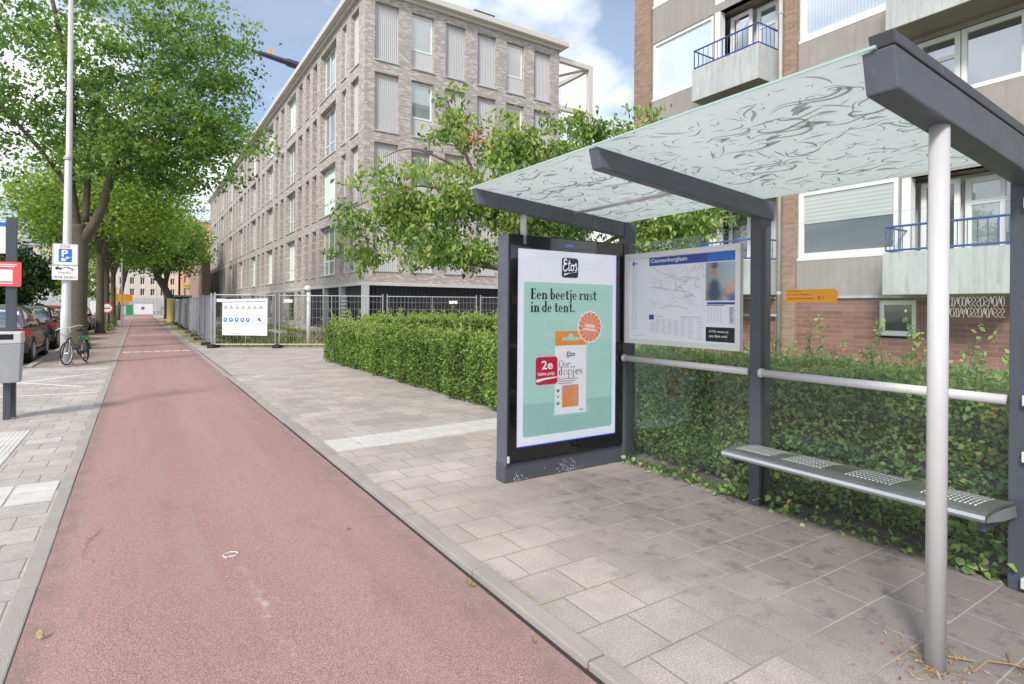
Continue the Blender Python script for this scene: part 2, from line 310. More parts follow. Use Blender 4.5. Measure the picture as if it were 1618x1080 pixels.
# blurred people photo on the info board
m, nt = newmat('blurred_picture'); b = NB(nt); s = b.n('ShaderNodeSeparateXYZ', {0: b.obj()})
def blob(y, z, r, k=1.):
    a = b.math('SUBTRACT', s.outputs[1], y - 3.42); c = b.math('SUBTRACT', s.outputs[2], z - 1.17)
    d = b.math('SQRT', b.math('ADD', b.math('MULTIPLY', a, a), b.math('MULTIPLY', c, c)))
    return b.n('ShaderNodeMapRange', {0: d, 1: r * .3, 2: r * 1.3, 3: k, 4: 0.}, interpolation_type='SMOOTHSTEP').outputs[0]
col = b.mix(b.n('ShaderNodeMapRange', {0: s.outputs[1], 1: -.32, 2: -.62, 3: 0., 4: 1.}).outputs[0], (.30, .33, .36, 1), (.45, .55, .62, 1))
for (y, z, r, c) in [(3.03, 1.62, .09, (.05, .07, .12)), (3.03, 1.70, .06, (.05, .07, .12)), (3.03, 1.86, .04, (.1, .09, .09)), (3.035, 1.80, .035, (.5, .2, .15)), (2.86, 1.70, .06, (.55, .5, .35)), (2.9, 1.63, .06, (.3, .25, .25)), (2.89, 1.66, .04, (.72, .35, .26)), (2.85, 1.58, .06, (.1, .15, .35))]:
    col = b.mix(blob(y, z, r, .95), col, c4(c))
b.out(b.pbsdf(col, .4)); MT['picture'] = m
MT['poster_white'] = emit('backlit_poster_white', (.80, .82, .90), .22)
MT['poster_green'] = emit('backlit_poster_green', (.40, .63, .57), .22)
MT['poster_green2'] = emit('backlit_poster_green_deep', (.33, .56, .50), .20)
MT['poster_orange'] = emit('backlit_poster_orange', (.85, .33, .07), .15)
MT['poster_peach'] = emit('backlit_poster_peach', (.88, .42, .25), .15)
MT['poster_peach2'] = emit('backlit_poster_peach_dark', (.74, .27, .14), .15)
MT['poster_red'] = emit('backlit_poster_red', (.62, .015, .05), .15)
MT['poster_box'] = emit('backlit_poster_pack', (.80, .80, .84), .2)
MT['poster_pad'] = emit('backlit_poster_pack_window', (.72, .36, .25), .15)
MT['blue_glow'] = emit('blue_backlight_edge', (.02, .03, .5), .5)
MT['leaf_hedge'] = leafmat('hedge_leaves', [(0., (.05, .09, .025)), (.4, (.16, .26, .06)), (.75, (.29, .41, .10)), (1., (.46, .48, .15))], .35)
MT['leaf_hedge_shade'] = leafmat('ivy_leaves', [(0., (.07, .13, .04)), (.4, (.20, .33, .11)), (.9, (.36, .48, .18)), (1., (.55, .45, .10))], .3)
MT['leaf_tree'] = leafmat('plane_tree_leaves', [(0., (.055, .115, .035)), (.4, (.145, .265, .075)), (.8, (.29, .42, .11)), (1., (.46, .50, .14))], .5)
MT['leaf_yellow'] = leafmat('young_leaves', [(0., (.11, .20, .04)), (.5, (.27, .39, .08)), (1., (.50, .57, .15))], .5)
MT['leaf_dark'] = leafmat('dark_leaves', [(0., (.02, .05, .018)), (.6, (.05, .10, .035)), (1., (.12, .18, .05))], .25)
MT['leaf_cherry'] = leafmat('cherry_leaves', [(0., (.06, .13, .04)), (.35, (.18, .29, .08)), (.7, (.40, .49, .13)), (1., (.56, .61, .22))], .45, .38)
MT['leaf_redtip'] = leafmat('red_leaves', [(0., (.5, .06, .02)), (1., (.65, .16, .04))], .3)
MT['leaf_dry'] = leafmat('dry_grass', [(0., (.3, .25, .1)), (.5, (.45, .38, .17)), (1., (.2, .28, .07))], .3)
MT['leaf_litter'] = leafmat('litter', [(0., (.20, .11, .05)), (.6, (.42, .24, .10)), (1., (.50, .38, .17))], .1)
MT['leaf_grass'] = leafmat('grass_blades', [(0., (.08, .15, .03)), (1., (.25, .30, .09))], .3)

# ------------------------------------------------------------------ builders
def wpos(o):
    p = Vector((0, 0, 0))
    while o is not None: p = p + o.location; o = o.parent
    return p
def thing(name, label, cat, loc=(0, 0, 0), rz=0, group=None):
    o = bpy.data.objects.new(name, None); C.objects.link(o); o.empty_display_size = .1
    o.location = loc; o.rotation_euler = (0, 0, rz); o['label'] = label; o['category'] = cat
    if group: o['group'] = group
    return o
def tag(o, label, cat, group=None):
    o['label'] = label; o['category'] = cat
    if group: o['group'] = group
    return o
class MB:
    def __init__(s): s.v = []; s.f = []
    def face(s, pts):
        n = len(s.v); s.v += [tuple(p) for p in pts]; s.f.append(tuple(range(n, n + len(pts)))); return s
    def hexa(s, p):
        n = len(s.v); s.v += [tuple(q) for q in p]
        for f in ((0, 3, 2, 1), (4, 5, 6, 7), (0, 1, 5, 4), (1, 2, 6, 5), (2, 3, 7, 6), (3, 0, 4, 7)): s.f.append(tuple(n + i for i in f))
        return s
    def box(s, x0, x1, y0, y1, z0, z1):
        x0, x1 = sorted((x0, x1)); y0, y1 = sorted((y0, y1)); z0, z1 = sorted((z0, z1))
        return s.hexa([(x0, y0, z0), (x1, y0, z0), (x1, y1, z0), (x0, y1, z0), (x0, y0, z1), (x1, y0, z1), (x1, y1, z1), (x0, y1, z1)])
    def tube(s, pts, rad, n=8, cap=True):
        pts = [Vector(p) for p in pts]
        if not hasattr(rad, '__len__'): rad = [rad] * len(pts)
        base = len(s.v); ref = None
        for i, p in enumerate(pts):
            d = (pts[min(i + 1, len(pts) - 1)] - pts[max(i - 1, 0)]).normalized()
            if ref is None: ref = Vector((0, 0, 1)) if abs(d.z) < .9 else Vector((1, 0, 0))
            a = d.cross(ref).normalized(); c = a.cross(d).normalized(); ref = c
            for k in range(n):
                t = 2 * math.pi * k / n; q = p + (a * math.cos(t) + c * math.sin(t)) * rad[i]; s.v.append(tuple(q))
        for i in range(len(pts) - 1):
            for k in range(n):
                k2 = (k + 1) % n; s.f.append((base + i * n + k, base + i * n + k2, base + (i + 1) * n + k2, base + (i + 1) * n + k))
        if cap:
            s.f.append(tuple(base + k for k in reversed(range(n)))); e = base + (len(pts) - 1) * n; s.f.append(tuple(e + k for k in range(n)))
        return s
    def ring(s, c, r, tr, axis, n=24, m=6):
        c = Vector(c); ax = Vector(axis).normalized(); a = ax.orthogonal().normalized(); d = ax.cross(a); base = len(s.v)
        for i in range(n):
            t = 2 * math.pi * i / n; rad = a * math.cos(t) + d * math.sin(t)
            for j in range(m):
                u = 2 * math.pi * j / m; s.v.append(tuple(c + rad * (r + tr * math.cos(u)) + ax * tr * math.sin(u)))
        for i in range(n):
            for j in range(m):
                i2, j2 = (i + 1) % n, (j + 1) % m; s.f.append((base + i * m + j, base + i2 * m + j, base + i2 * m + j2, base + i * m + j2))
        return s
    def disc(s, c, r, axis, th, n=20): c = Vector(c); ax = Vector(axis).normalized(); return s.tube([c - ax * th / 2, c + ax * th / 2], r, n)
    def loft(s, secs, cap=True):
        n = len(secs[0]); base = len(s.v)
        for q in secs: s.v += [tuple(p) for p in q]
        for i in range(len(secs) - 1):
            for k in range(n): s.f.append((base + i * n + k, base + i * n + (k + 1) % n, base + (i + 1) * n + (k + 1) % n, base + (i + 1) * n + k))
        if cap: s.f.append(tuple(base + k for k in reversed(range(n)))); e = base + (len(secs) - 1) * n; s.f.append(tuple(e + k for k in range(n)))
        return s
def build(name, mb, mat, parent=None, world=True, smooth=False, bevel=0., kind=None):
    me = bpy.data.meshes.new(name); me.from_pydata(mb.v, [], mb.f)
    o = bpy.data.objects.new(name, me); C.objects.link(o)
    if parent is not None:
        o.parent = parent
        if world:
            off = wpos(parent)
            for v in me.vertices: v.co -= off
    if bevel:
        bm = bmesh.new(); bm.from_mesh(me); bmesh.ops.remove_doubles(bm, verts=bm.verts, dist=1e-5)
        bmesh.ops.recalc_face_normals(bm, faces=bm.faces)
        ed = [e for e in bm.edges if len(e.link_faces) == 2 and e.calc_face_angle(0) > .5]
        bmesh.ops.bevel(bm, geom=ed, offset=bevel, segments=2, profile=.6, affect='EDGES'); bm.to_mesh(me); bm.free()
    if smooth: me.polygons.foreach_set('use_smooth', [True] * len(me.polygons))
    me.materials.append(mat if not isinstance(mat, str) else MT[mat]); me.update()
    if kind: o['kind'] = kind
    return o
def copy_thing(root, loc, label, rz=None, group=None):
    def cp(o, par):
        c = o.copy(); C.objects.link(c); c.parent = par
        for ch in list(o.children): cp(ch, c)
        return c
    r = cp(root, None); r.location = loc; r['label'] = label
    if rz is not None: r.rotation_euler = (0, 0, rz)
    if group: r['group'] = group
    return r
class Fr:
    """a wall frame: u runs along the wall, z up, d outwards"""
    def __init__(s, O, U, N): s.O = Vector(O); s.U = Vector(U); s.N = Vector(N)
    def p(s, u, z, d=0): return s.O + s.U * u + s.N * d + Vector((0, 0, z))
    def box(s, mb, u0, u1, z0, z1, d0, d1):
        P = s.p; return mb.hexa([P(u0, z0, d0), P(u1, z0, d0), P(u1, z0, d1), P(u0, z0, d1), P(u0, z1, d0), P(u1, z1, d0), P(u1, z1, d1), P(u0, z1, d1)])
    def poly(s, mb, pts, d): return mb.face([s.p(a, c, d) for a, c in pts])
    def slab(s, mb, pts, d0, d1):
        n = len(pts); base = len(mb.v); mb.v += [tuple(s.p(a, c, d0)) for a, c in pts] + [tuple(s.p(a, c, d1)) for a, c in pts]
        mb.f.append(tuple(base + i for i in reversed(range(n)))); mb.f.append(tuple(base + n + i for i in range(n)))
        for i in range(n): j = (i + 1) % n; mb.f.append((base + i, base + j, base + n + j, base + n + i))
        return mb
def grid_wall(mb, fr, u0, u1, z0, z1, ops, depth, d=0.):
    us = sorted(set([u0, u1] + [o[0] for o in ops] + [o[1] for o in ops])); zs = sorted(set([z0, z1] + [o[2] for o in ops] + [o[3] for o in ops]))
    for i in range(len(us) - 1):
        a, c = us[i], us[i + 1]; um = (a + c) / 2; j = 0
        while j < len(zs) - 1:
            zm = (zs[j] + zs[j + 1]) / 2
            if any(o[0] < um < o[1] and o[2] < zm < o[3] for o in ops): j += 1; continue
            k = j
            while k < len(zs) - 1 and not any(o[0] < um < o[1] and o[2] < (zs[k] + zs[k + 1]) / 2 < o[3] for o in ops): k += 1
            fr.poly(mb, [(a, zs[j]), (c, zs[j]), (c, zs[k]), (a, zs[k])], d); j = k
    for (a, c, e, g) in ops:
        P = fr.p
        mb.face([P(a, e, d), P(a, e, d - depth), P(a, g, d - depth), P(a, g, d)]); mb.face([P(c, e, d - depth), P(c, e, d), P(c, g, d), P(c, g, d - depth)])
        mb.face([P(a, g, d), P(a, g, d - depth), P(c, g, d - depth), P(c, g, d)]); mb.face([P(a, e, d - depth), P(a, e, d), P(c, e, d), P(c, e, d - depth)])
def window(parent, fr, u0, u1, z0, z1, d, pane='win_dark', fmat='whiteframe', fw=.07, mull=(), trans=(), name='window', th=.06, sill=None):
    f = MB()
    fr.box(f, u0, u1, z1 - fw, z1, d - th, d); fr.box(f, u0, u1, z0, z0 + fw, d - th, d)
    fr.box(f, u0, u0 + fw, z0 + fw, z1 - fw, d - th, d); fr.box(f, u1 - fw, u1, z0 + fw, z1 - fw, d - th, d)
    for m_ in mull: fr.box(f, u0 + (u1 - u0) * m_ - fw * .4, u0 + (u1 - u0) * m_ + fw * .4, z0 + fw, z1 - fw, d - th, d - .004)
    for t_ in trans: fr.box(f, u0 + fw, u1 - fw, z0 + (z1 - z0) * t_ - fw * .4, z0 + (z1 - z0) * t_ + fw * .4, d - th, d - .008)
    o = build(name, f, fmat, parent)
    g = MB(); fr.box(g, u0 + fw * .5, u1 - fw * .5, z0 + fw * .5, z1 - fw * .5, d - th * .8, d - th * .55); build('pane', g, pane, o)
    if sill: g = MB(); fr.box(g, u0 - .06, u1 + .06, z0 - .07, z0 - .002, d - .1, d + sill); build('sill', g, fmat, o)
    return o
def leaves(name, P, size, mat, parent=None, tint=None, aspect=.6, droop=0., shape=4, axis=None, up=0., kind=None):
    """P: Nx3 world positions; one small folded leaf blade at each"""
    N = len(P); P = np.asarray(P, float); sz = size * rng.uniform(.65, 1.3, N)[:, None]
    a = rng.normal(size=(N, 3)) if axis is None else axis + rng.normal(size=(N, 3)) * .45
    a[:, 2] -= droop; a /= np.linalg.norm(a, axis=1)[:, None]
    n = rng.normal(size=(N, 3)); n[:, 2] += up; n -= (n * a).sum(1)[:, None] * a; n /= np.linalg.norm(n, axis=1)[:, None]
    s_ = np.cross(a, n)
    if shape == 4:
        V = np.stack([P, P + a * sz * .5 + s_ * sz * aspect * .5, P + a * sz, P + a * sz * .5 - s_ * sz * aspect * .5], 1); F = np.arange(N * 4).reshape(N, 4)
    else:
        fold = n * sz * .10; bend = n * sz * .16
        V = np.stack([P, P + a * sz * .35 + s_ * sz * aspect * .5 + fold, P + a * sz * .72 + s_ * sz * aspect * .36 + fold - bend * .3, P + a * sz - bend,
                      P + a * sz * .72 - s_ * sz * aspect * .36 + fold - bend * .3, P + a * sz * .35 - s_ * sz * aspect * .5 + fold], 1)
        b_ = np.arange(N)[:, None] * 6; F = np.concatenate([b_ + np.array([0, 1, 2, 3]), b_ + np.array([0, 3, 4, 5])], 0)
    k = V.shape[1]; V = V.reshape(-1, 3)
    if parent is not None: V = V - np.array(wpos(parent))
    me = bpy.data.meshes.new(name); me.vertices.add(len(V)); me.vertices.foreach_set('co', V.astype(np.float32).ravel())
    me.loops.add(F.size); me.loops.foreach_set('vertex_index', F.astype(np.int32).ravel())
    me.polygons.add(len(F)); me.polygons.foreach_set('loop_start', np.arange(0, F.size, 4, dtype=np.int32)); me.polygons.foreach_set('loop_total', np.full(len(F), 4, dtype=np.int32))
    me.update(calc_edges=True)
    if tint is None: tint = rng.uniform(0, 1, N)
    at = me.attributes.new('tint', 'FLOAT', 'POINT'); at.data.foreach_set('value', np.repeat(np.clip(tint, 0, 1), k).astype(np.float32))
    me.materials.append(MT[mat]); o = bpy.data.objects.new(name, me); C.objects.link(o)
    if parent is not None: o.parent = parent
    if kind: o['kind'] = kind
    return o
def vnoise(P, sc, seed=0):
    r = np.random.default_rng(seed); out = np.zeros(len(P))
    for i in range(6):
        k = r.normal(size=3) * sc * (1 + i * .5); out += np.sin(P @ k + r.uniform(0, 6.28)) / (1 + i * .3)
    return out / 3.2
def text(body, fr, u, z, d, width, height, mat, parent, name='lettering', shear=0., bold=0.0, th=.001, rot=0.):
    """lettering fitted into a width x height box whose lower left corner is (u,z)"""
    cu = bpy.data.curves.new('t', 'FONT'); cu.body = body; cu.offset = bold; cu.shear = shear; cu.resolution_u = 3
    to = bpy.data.objects.new('t', cu); C.objects.link(to); dg = bpy.context.evaluated_depsgraph_get(); dg.update()
    me = bpy.data.meshes.new_from_object(to.evaluated_get(dg)); bpy.data.objects.remove(to); me.name = name
    xs = [v.co.x for v in me.vertices]; ys = [v.co.y for v in me.vertices]
    x0, x1, y0, y1 = min(xs), max(xs), min(ys), max(ys); off = wpos(parent) if parent else Vector((0, 0, 0)); ca, sa = math.cos(rot), math.sin(rot)
    for v in me.vertices:
        a = (v.co.x - x0) / (x1 - x0) * width; c = (v.co.y - y0) / (y1 - y0) * height
        v.co = fr.p(u + a * ca - c * sa, z + a * sa + c * ca, d) - off
    me.materials.append(MT[mat]); o = bpy.data.objects.new(name, me); C.objects.link(o); o.parent = parent
    return o
def catmull(pts, k=6):
    out = []; n = len(pts)
    for i in range(n - 1):
        p0, p1, p2, p3 = pts[max(i - 1, 0)], pts[i], pts[i + 1], pts[min(i + 2, n - 1)]
        for j in range(k):
            t = j / k
            out.append(tuple(.5 * ((2 * p1[q]) + (-p0[q] + p2[q]) * t + (2 * p0[q] - 5 * p1[q] + 4 * p2[q] - p3[q]) * t * t + (-p0[q] + 3 * p1[q] - 3 * p2[q] + p3[q]) * t ** 3) for q in range(len(p1))))
    out.append(tuple(pts[-1])); return out
def stroke(fr, mb, pts, wid, d, taper=False, smooth=True):
    P = catmull(pts) if smooth and len(pts) > 2 else pts; n = len(P); L = []; Rr = []
    for i in range(n):
        a = P[max(i - 1, 0)]; c = P[min(i + 1, n - 1)]; tx, ty = c[0] - a[0], c[1] - a[1]; l = math.hypot(tx, ty) or 1
        w_ = wid / 2 * (math.sin(math.pi * min(max(i / (n - 1), .03), .97)) if taper else 1)
        L.append((P[i][0] - ty / l * w_, P[i][1] + tx / l * w_)); Rr.append((P[i][0] + ty / l * w_, P[i][1] - tx / l * w_))
    for i in range(n - 1): fr.poly(mb, [L[i], L[i + 1], Rr[i + 1], Rr[i]], d)
def rrect(u0, u1, z0, z1, r, n=5):
    out = []
    for (cx, cz, a0) in ((u1 - r, z1 - r, 0), (u0 + r, z1 - r, 90), (u0 + r, z0 + r, 180), (u1 - r, z0 + r, 270)):
        for i in range(n + 1): t = R_(a0 + 90 * i / n); out.append((cx + r * math.cos(t), cz + r * math.sin(t)))
    return out
def ell(cx, cz, a, c, n=24, t0=0, t1=360): return [(cx + a * math.cos(R_(t0 + (t1 - t0) * i / n)), cz + c * math.sin(R_(t0 + (t1 - t0) * i / n))) for i in range(n + (0 if t1 - t0 >= 360 else 1))]
# ------------------------------------------------------------------ ground, path, pavements
def sheet(name, pts, z, mat, kind='structure'):
    return build(name, MB().face([(x, y, z) for x, y in pts]), mat, kind=kind)
def rect(x0, x1, y0, y1): return [(x0, y0), (x1, y0), (x1, y1), (x0, y1)]
sheet('ground', rect(-900, 900, -400, 1500), -.075, 'ground')
sheet('bike_path', rect(-.44, 1.60, -5, 98), -.035, 'redpath')
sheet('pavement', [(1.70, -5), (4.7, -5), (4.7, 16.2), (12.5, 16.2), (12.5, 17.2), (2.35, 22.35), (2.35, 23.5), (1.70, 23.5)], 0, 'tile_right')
sheet('pavement', rect(-12, -.53, -5, 17.7), -.033, 'tile_left')
sheet('pavement', rect(-2.12, -.53, 17.7, 98), -.029, 'tile_red')
sheet('road', rect(-30, -2.2, 17.7, 110), -.055, 'asphalt')
sheet('sandy_verge', [(1.70, 23.5), (2.35, 23.5), (2.35, 22.35), (12.5, 17.2), (40, 17.2), (40, 98), (1.70, 98)], -.004, 'sand')
sheet('lawn', rect(4.7, 60, -30, 16.2), -.006, 'lawn')
def kerb(name, x0, x1, y0, y1, zt, seg=1.0, zb=-.07, crack=.008):
    mb = MB(); y = y0; i = 0
    while y < y1 - .01:
        e = min(y + seg, y1); dz = rng.uniform(-.002, .002); dxx = rng.uniform(-.004, .004)
        mb.box(x0 + dxx, x1 + dxx, y + crack / 2, e - crack / 2, zb, zt + dz); y = e
    o = build(name, mb, 'kerb', kind='structure', bevel=.008 if y1 < 30 else 0); return o
kerb('kerb', 1.605, 1.705, -2.15, 13.4, .006)
kerb('kerb', 1.605, 1.705, 13.4, 60, -.018, 2.)
kerb('kerb', -.535, -.442, -3, 24, -.027)
kerb('kerb', -.535, -.442, 24, 98, -.024, 3.)
kerb('kerb', -2.24, -2.10, 17.75, 98, .0, 3.)
kerb('kerb', -12, -2.24, 17.66, 17.80, -.01, 1.)
# dark strip painting joint shadow and dirt along the right kerb foot, dry leaves in it
build('kerb_shadow_dirt', MB().box(1.585, 1.61, -5, 13.4, -.0345, -.031), 'kerb_dark', kind='structure')
# worn white markings
def mark(pts, z, mat='worn_paint'): return MB().face([(x, y, z) for x, y in pts])
mb = MB()
for k in range(7): mb.face([(x, y, -.031) for x, y in rect(-.38 + k * .275, -.15 + k * .275, 21.9, 22.4)])
for y in (34., 40.2, 49.3, 58.):
    for k in range(5): mb.face([(x, y_, -.031) for x, y_ in rect(-.33 + k * .39, .0 + k * .39, y, y + .45)])
build('path_marking', mb, 'worn_paint', kind='structure')
mb = MB()
def line(a, c, wd, z):
    d = Vector((c[0] - a[0], c[1] - a[1])).normalized() * wd / 2; n = Vector((-d.y, d.x))
    mb.face([(a[0] + n.x, a[1] + n.y, z), (a[0] - n.x, a[1] - n.y, z), (c[0] - n.x, c[1] - n.y, z), (c[0] + n.x, c[1] + n.y, z)])
line((-5, 17.1), (-.56, 16.75), .09, -.029); line((-5, 12.6), (-.56, 12.3), .08, -.029)
line((-3.4, 12.6), (-.7, 15.8), .09, -.0285); line((-3.4, 16.2), (-.8, 13.2), .08, -.0281)
build('pavement_marking', mb, 'white_paint', kind='structure')
# white tactile tiles
def tactile(cells, z, ribs_along='x'):
    mb = MB()
    for (x0, x1, y0, y1) in cells:
        g = .009; jz = rng.uniform(0, .003); mb.box(x0 + g, x1 - g, y0 + g, y1 - g, z - .02, z + .003 + jz)
        n = 7
        for k in range(n):
            if ribs_along == 'x': y = y0 + (k + .5) * (y1 - y0) / n; mb.box(x0 + .012, x1 - .012, y - .009, y + .009, z + .002, z + .0075)
            else: x = x0 + (k + .5) * (x1 - x0) / n; mb.box(x - .009, x + .009, y0 + .012, y1 - .012, z + .002, z + .0075)
    return build('tactile_paving', mb, 'tactile', kind='structure')
tactile([(1.73 + i * .305, 1.73 + (i + 1) * .305, 5.90 + j * .28 + i * .02, 5.90 + (j + 1) * .28 + i * .02) for i in range(8) for j in range(2)], 0)
tactile([(-.54 - (i + 1) * .3, -.54 - i * .3, 5.70 + j * .3, 6.0 + j * .3) for i in range(6) for j in range(2)], -.033)
tactile([(-1.06 - (i + 1) * .3, -1.06 - i * .3, 6.9 + j * .3, 7.2 + j * .3) for i in range(3) for j in range(7)], -.033, 'y')

# ------------------------------------------------------------------ bus shelter
XW = 4.0
sh = thing('bus_shelter', 'slate grey bus shelter with patterned frosted glass roof and light round front pole', 'bus shelter', (3.2, 2.6, 0))
def zr(x): return 2.475 - .078 * (x - 2.30)     # underside of the roof glass
for (y0, y1) in ((1.05, 1.125), (2.61, 2.70), (4.06, 4.15)):
    zt = zr(4.03) + .0
    mb = MB().box(3.965, 4.10, y0, y1, 0, zt); mb2 = MB().box(4.10, 4.125, y0 + .02, y1 - .02, 0.02, zt - .02)
    build('post', mb, 'steel_dark', sh, bevel=.006); build('glazing_bar', mb2, 'steel_dark2', sh)
def beam(y0, y1, big=False):
    x0 = 2.30; x1 = 4.12; mb = MB()
    top0, top1 = zr(x0) - .002, zr(x1) - .002; bt0, bt1 = top0 - (.155 if big else .125), top1 - (.17 if big else .145)
    mb.hexa([(x0, y0, top0 - .0), (x0 + .0, y1, top0), (x0 + .035, y1, bt0), (x0 + .035, y0, bt0), (x1, y0, top1), (x1, y1, top1), (x1, y1, bt1), (x1, y0, bt1)])
    o = build('roof_beam', mb, 'steel_dark2' if not big else 'steel_dark2', sh, bevel=.008)
    if big:
        mb = MB(); mb.hexa([(x0 - .02, y0 - .004, top0 + .05), (x0 - .02, y1 - .03, top0 + .05), (x0 + .0, y1 - .03, top0 + .003), (x0 + .0, y0 - .004, top0 + .003), (x1, y0 - .004, top1 + .05), (x1, y1 - .03, top1 + .05), (x1, y1 - .03, top1 + .003), (x1, y0 - .004, top1 + .003)])
        build('beam_cover', mb, 'steel_dark', o, bevel=.006)
beam(.985, 1.10, True); beam(2.60, 2.68); beam(4.07, 4.14)
def roofpane(y0, y1, lift=0.):
    x0, x1 = 2.29, 4.0; mb = MB(); a, c = zr(x0) + lift, zr(x1) + lift; t = .010
    mb.hexa([(x0, y0, a), (x1, y0, c), (x1, y1, c), (x0, y1, a), (x0, y0, a + t), (x1, y0, c + t), (x1, y1, c + t), (x0, y1, a + t)])
    o = build('roof_glass', mb, 'frost', sh)
    e = MB().hexa([(x0 - .004, y0, a - .0005), (x0 - .0005, y0, a - .0005), (x0 - .0005, y1, a - .0005), (x0 - .004, y1, a - .0005), (x0 - .004, y0, a + t + .0005), (x0 - .0005, y0, a + t + .0005), (x0 - .0005, y1, a + t + .0005), (x0 - .004, y1, a + t + .0005)])
    build('glass_edge', e, 'glass_edge', o)
    # etched brush strokes: u along y, w along slope x
    class RF:
        def p(s, u, v, d=0): return Vector((v, u, zr(v) + lift - d))
        def poly(s, mb, pts, d): return mb.face([s.p(a, c, d) for a, c in pts])
    fr = RF(); mb = MB(); lr = random.Random(int(y0 * 100))
    for k in range(360):
        L = lr.choice([.035, .05, .07, .09, .12, .17]) * lr.uniform(.75, 1.25); wd = (.004 + L * .058) * lr.uniform(.45, 1.3)
        th = lr.choice([lr.gauss(0, .45), lr.gauss(math.pi, .45), lr.uniform(0, 6.28)]); cy, cx = lr.uniform(y0 + .03, y1 - .03), lr.uniform(x0 + .02, x1 - .03)
        k1 = lr.gauss(0, 1.1) if lr.random() < .75 else 0; k2 = lr.gauss(0, 2.2) if lr.random() < .6 else 0; pts = []; a = th; px_, py_ = cy - math.cos(th) * L / 2, cx - math.sin(th) * L / 2
        for q in range(10):
            pts.append((min(max(px_, y0 + .01), y1 - .01), min(max(py_, x0 + .01), x1 - .02))); a += (k1 + k2 * (q - 4.5) / 4.5) / 4.5; px_ += math.cos(a) * L / 9; py_ += math.sin(a) * L / 9
        stroke(fr, mb, pts, wd, .0012 + .00001 * k, True, False)
    # long swan-necked strokes
    for k in range(24):
        cy, cx = lr.uniform(y0 + .15, y1 - .25), lr.uniform(x0 + .1, x1 - .2); sgn = lr.choice((-1, 1)); s_ = lr.uniform(.5, 1.25)
        pts = [(cy + s_ * a * sgn, cx + s_ * c_) for a, c_ in [(-.16, .02), (-.08, -.015), (.0, .01), (.08, .035), (.14, .02), (.165, -.012), (.14, -.03), (.11, -.015)]]
        pts = [(min(max(p, y0 + .01), y1 - .01), min(max(q, x0 + .01), x1 - .02)) for p, q in pts]
        stroke(fr, mb, pts, .017 * s_, .004 + .00001 * k, True)
        pts = [(cy + s_ * a * sgn, cx + s_ * c_) for a, c_ in [(.0, .05), (-.05, .055), (-.1, .085)]]
        pts = [(min(max(p, y0 + .01), y1 - .01), min(max(q, x0 + .01), x1 - .02)) for p, q in pts]
        stroke(fr, mb, pts, .032 * s_, .0045 + .00001 * k, True)
    build('etched_pattern', mb, 'etch', o)
roofpane(1.045, 2.632); roofpane(2.648, 4.16)
build('front_pole', MB().tube([(2.82, 1.035, -.02), (2.82, 1.035, 2.30)], .0375, 28), 'steel_light', sh, smooth=True)
build('front_pole', MB().tube([(2.80, 4.105, 2.05), (2.80, 4.105, 2.31)], .028, 20), 'steel_light', sh, smooth=True)
build('tie_rod', MB().tube([(3.33, 2.69, 2.365), (3.33, 4.07, 2.365)], .014, 12), 'steel_light', sh, smooth=True)
for (y0, y1) in ((1.13, 2.60), (2.705, 4.055)):
    build('handrail', MB().tube([(3.955, y0, 1.02), (3.955, y1, 1.02)], .028, 18), 'steel_light', sh, smooth=True)
    build('rail_end', MB().tube([(3.955, y1 - .02, 1.02), (3.955, y1 + .004, 1.02)], .034, 18), 'steel_light', sh, smooth=True)
    build('wall_glass', MB().box(3.996, 4.004, y0 - .01, y1 + .01, .055, 2.125), 'glass', sh)
# clamps beside the right post and the return of the end pane
for z in (.03, .70, 1.0, 2.05): build('glass_clamp', MB().box(3.93, 3.985, 1.015, 1.06, z, z + .055), 'alu', sh, bevel=.004)
build('end_post', MB().box(3.90, 3.96, .93, .99, 0, 2.26), 'steel_dark2', sh, bevel=.006)

# etched strip on the glass
fr = Fr((3.994, 0, 0), (0, -1, 0), (-1, 0, 0)); mb = MB(); lr = random.Random(3)
for row in range(2):
    u = -1.43
    while u < -1.16:
        wd = lr.uniform(.010, .02); z = 1.465 + row * .062; hgt = .055; t = lr.random()
        if t < .4: stroke(fr, mb, [(p[0], p[1]) for p in ell(u + wd / 2, z + hgt / 2, wd / 2, hgt / 2, 12)] + [(u + wd, z + hgt / 2)], .0028, .001, smooth=False)
        elif t < .7: stroke(fr, mb, [(u, z), (u + wd * .6, z + hgt), (u + wd * .8, z + hgt * .3), (u + wd, z + hgt * .8)], .0028, .001)
        else: stroke(fr, mb, [(u, z + hgt), (u + wd, z + hgt * .7), (u, z + hgt * .3), (u + wd, z)], .0028, .001)
        u += wd * 1.05
build('scratched_band', mb, 'white_etch', sh)

# bench
bn = thing('bench', 'brushed stainless steel bench with slotted seat inside the shelter', 'bench', (3.7, 1.8, 0))
prof = [(3.50, .455), (3.495, .470), (3.505, .487), (3.53, .497), (3.62, .505), (3.75, .502), (3.88, .488), (3.93, .478), (3.93, .468), (3.75, .486), (3.55, .478), (3.52, .462)]
mb = MB().loft([[(x, y, z) for x, z in prof] for y in np.linspace(1.08, 2.60, 6)]); build('seat', mb, 'stainless', bn, smooth=False, bevel=0)
mb = MB()
def seatz(x): return float(np.interp(x, [3.505, 3.53, 3.62, 3.75, 3.88, 3.93], [.487, .497, .505, .502, .488, .478]))
for g0 in (1.15, 1.55, 1.95, 2.30):
    for i in range(12):
        for j in range(7):
            y = g0 + i * .022; x = 3.60 + j * .040 + (i % 2) * .0
            if x + .024 < 3.9:
                z0_, z1_ = seatz(x) + .0012, seatz(x + .024) + .0012; mb.face([(x, y, z0_), (x + .024, y, z1_), (x + .024, y + .008, z1_), (x, y + .008, z0_)])
build('slots', mb, 'white', bn)
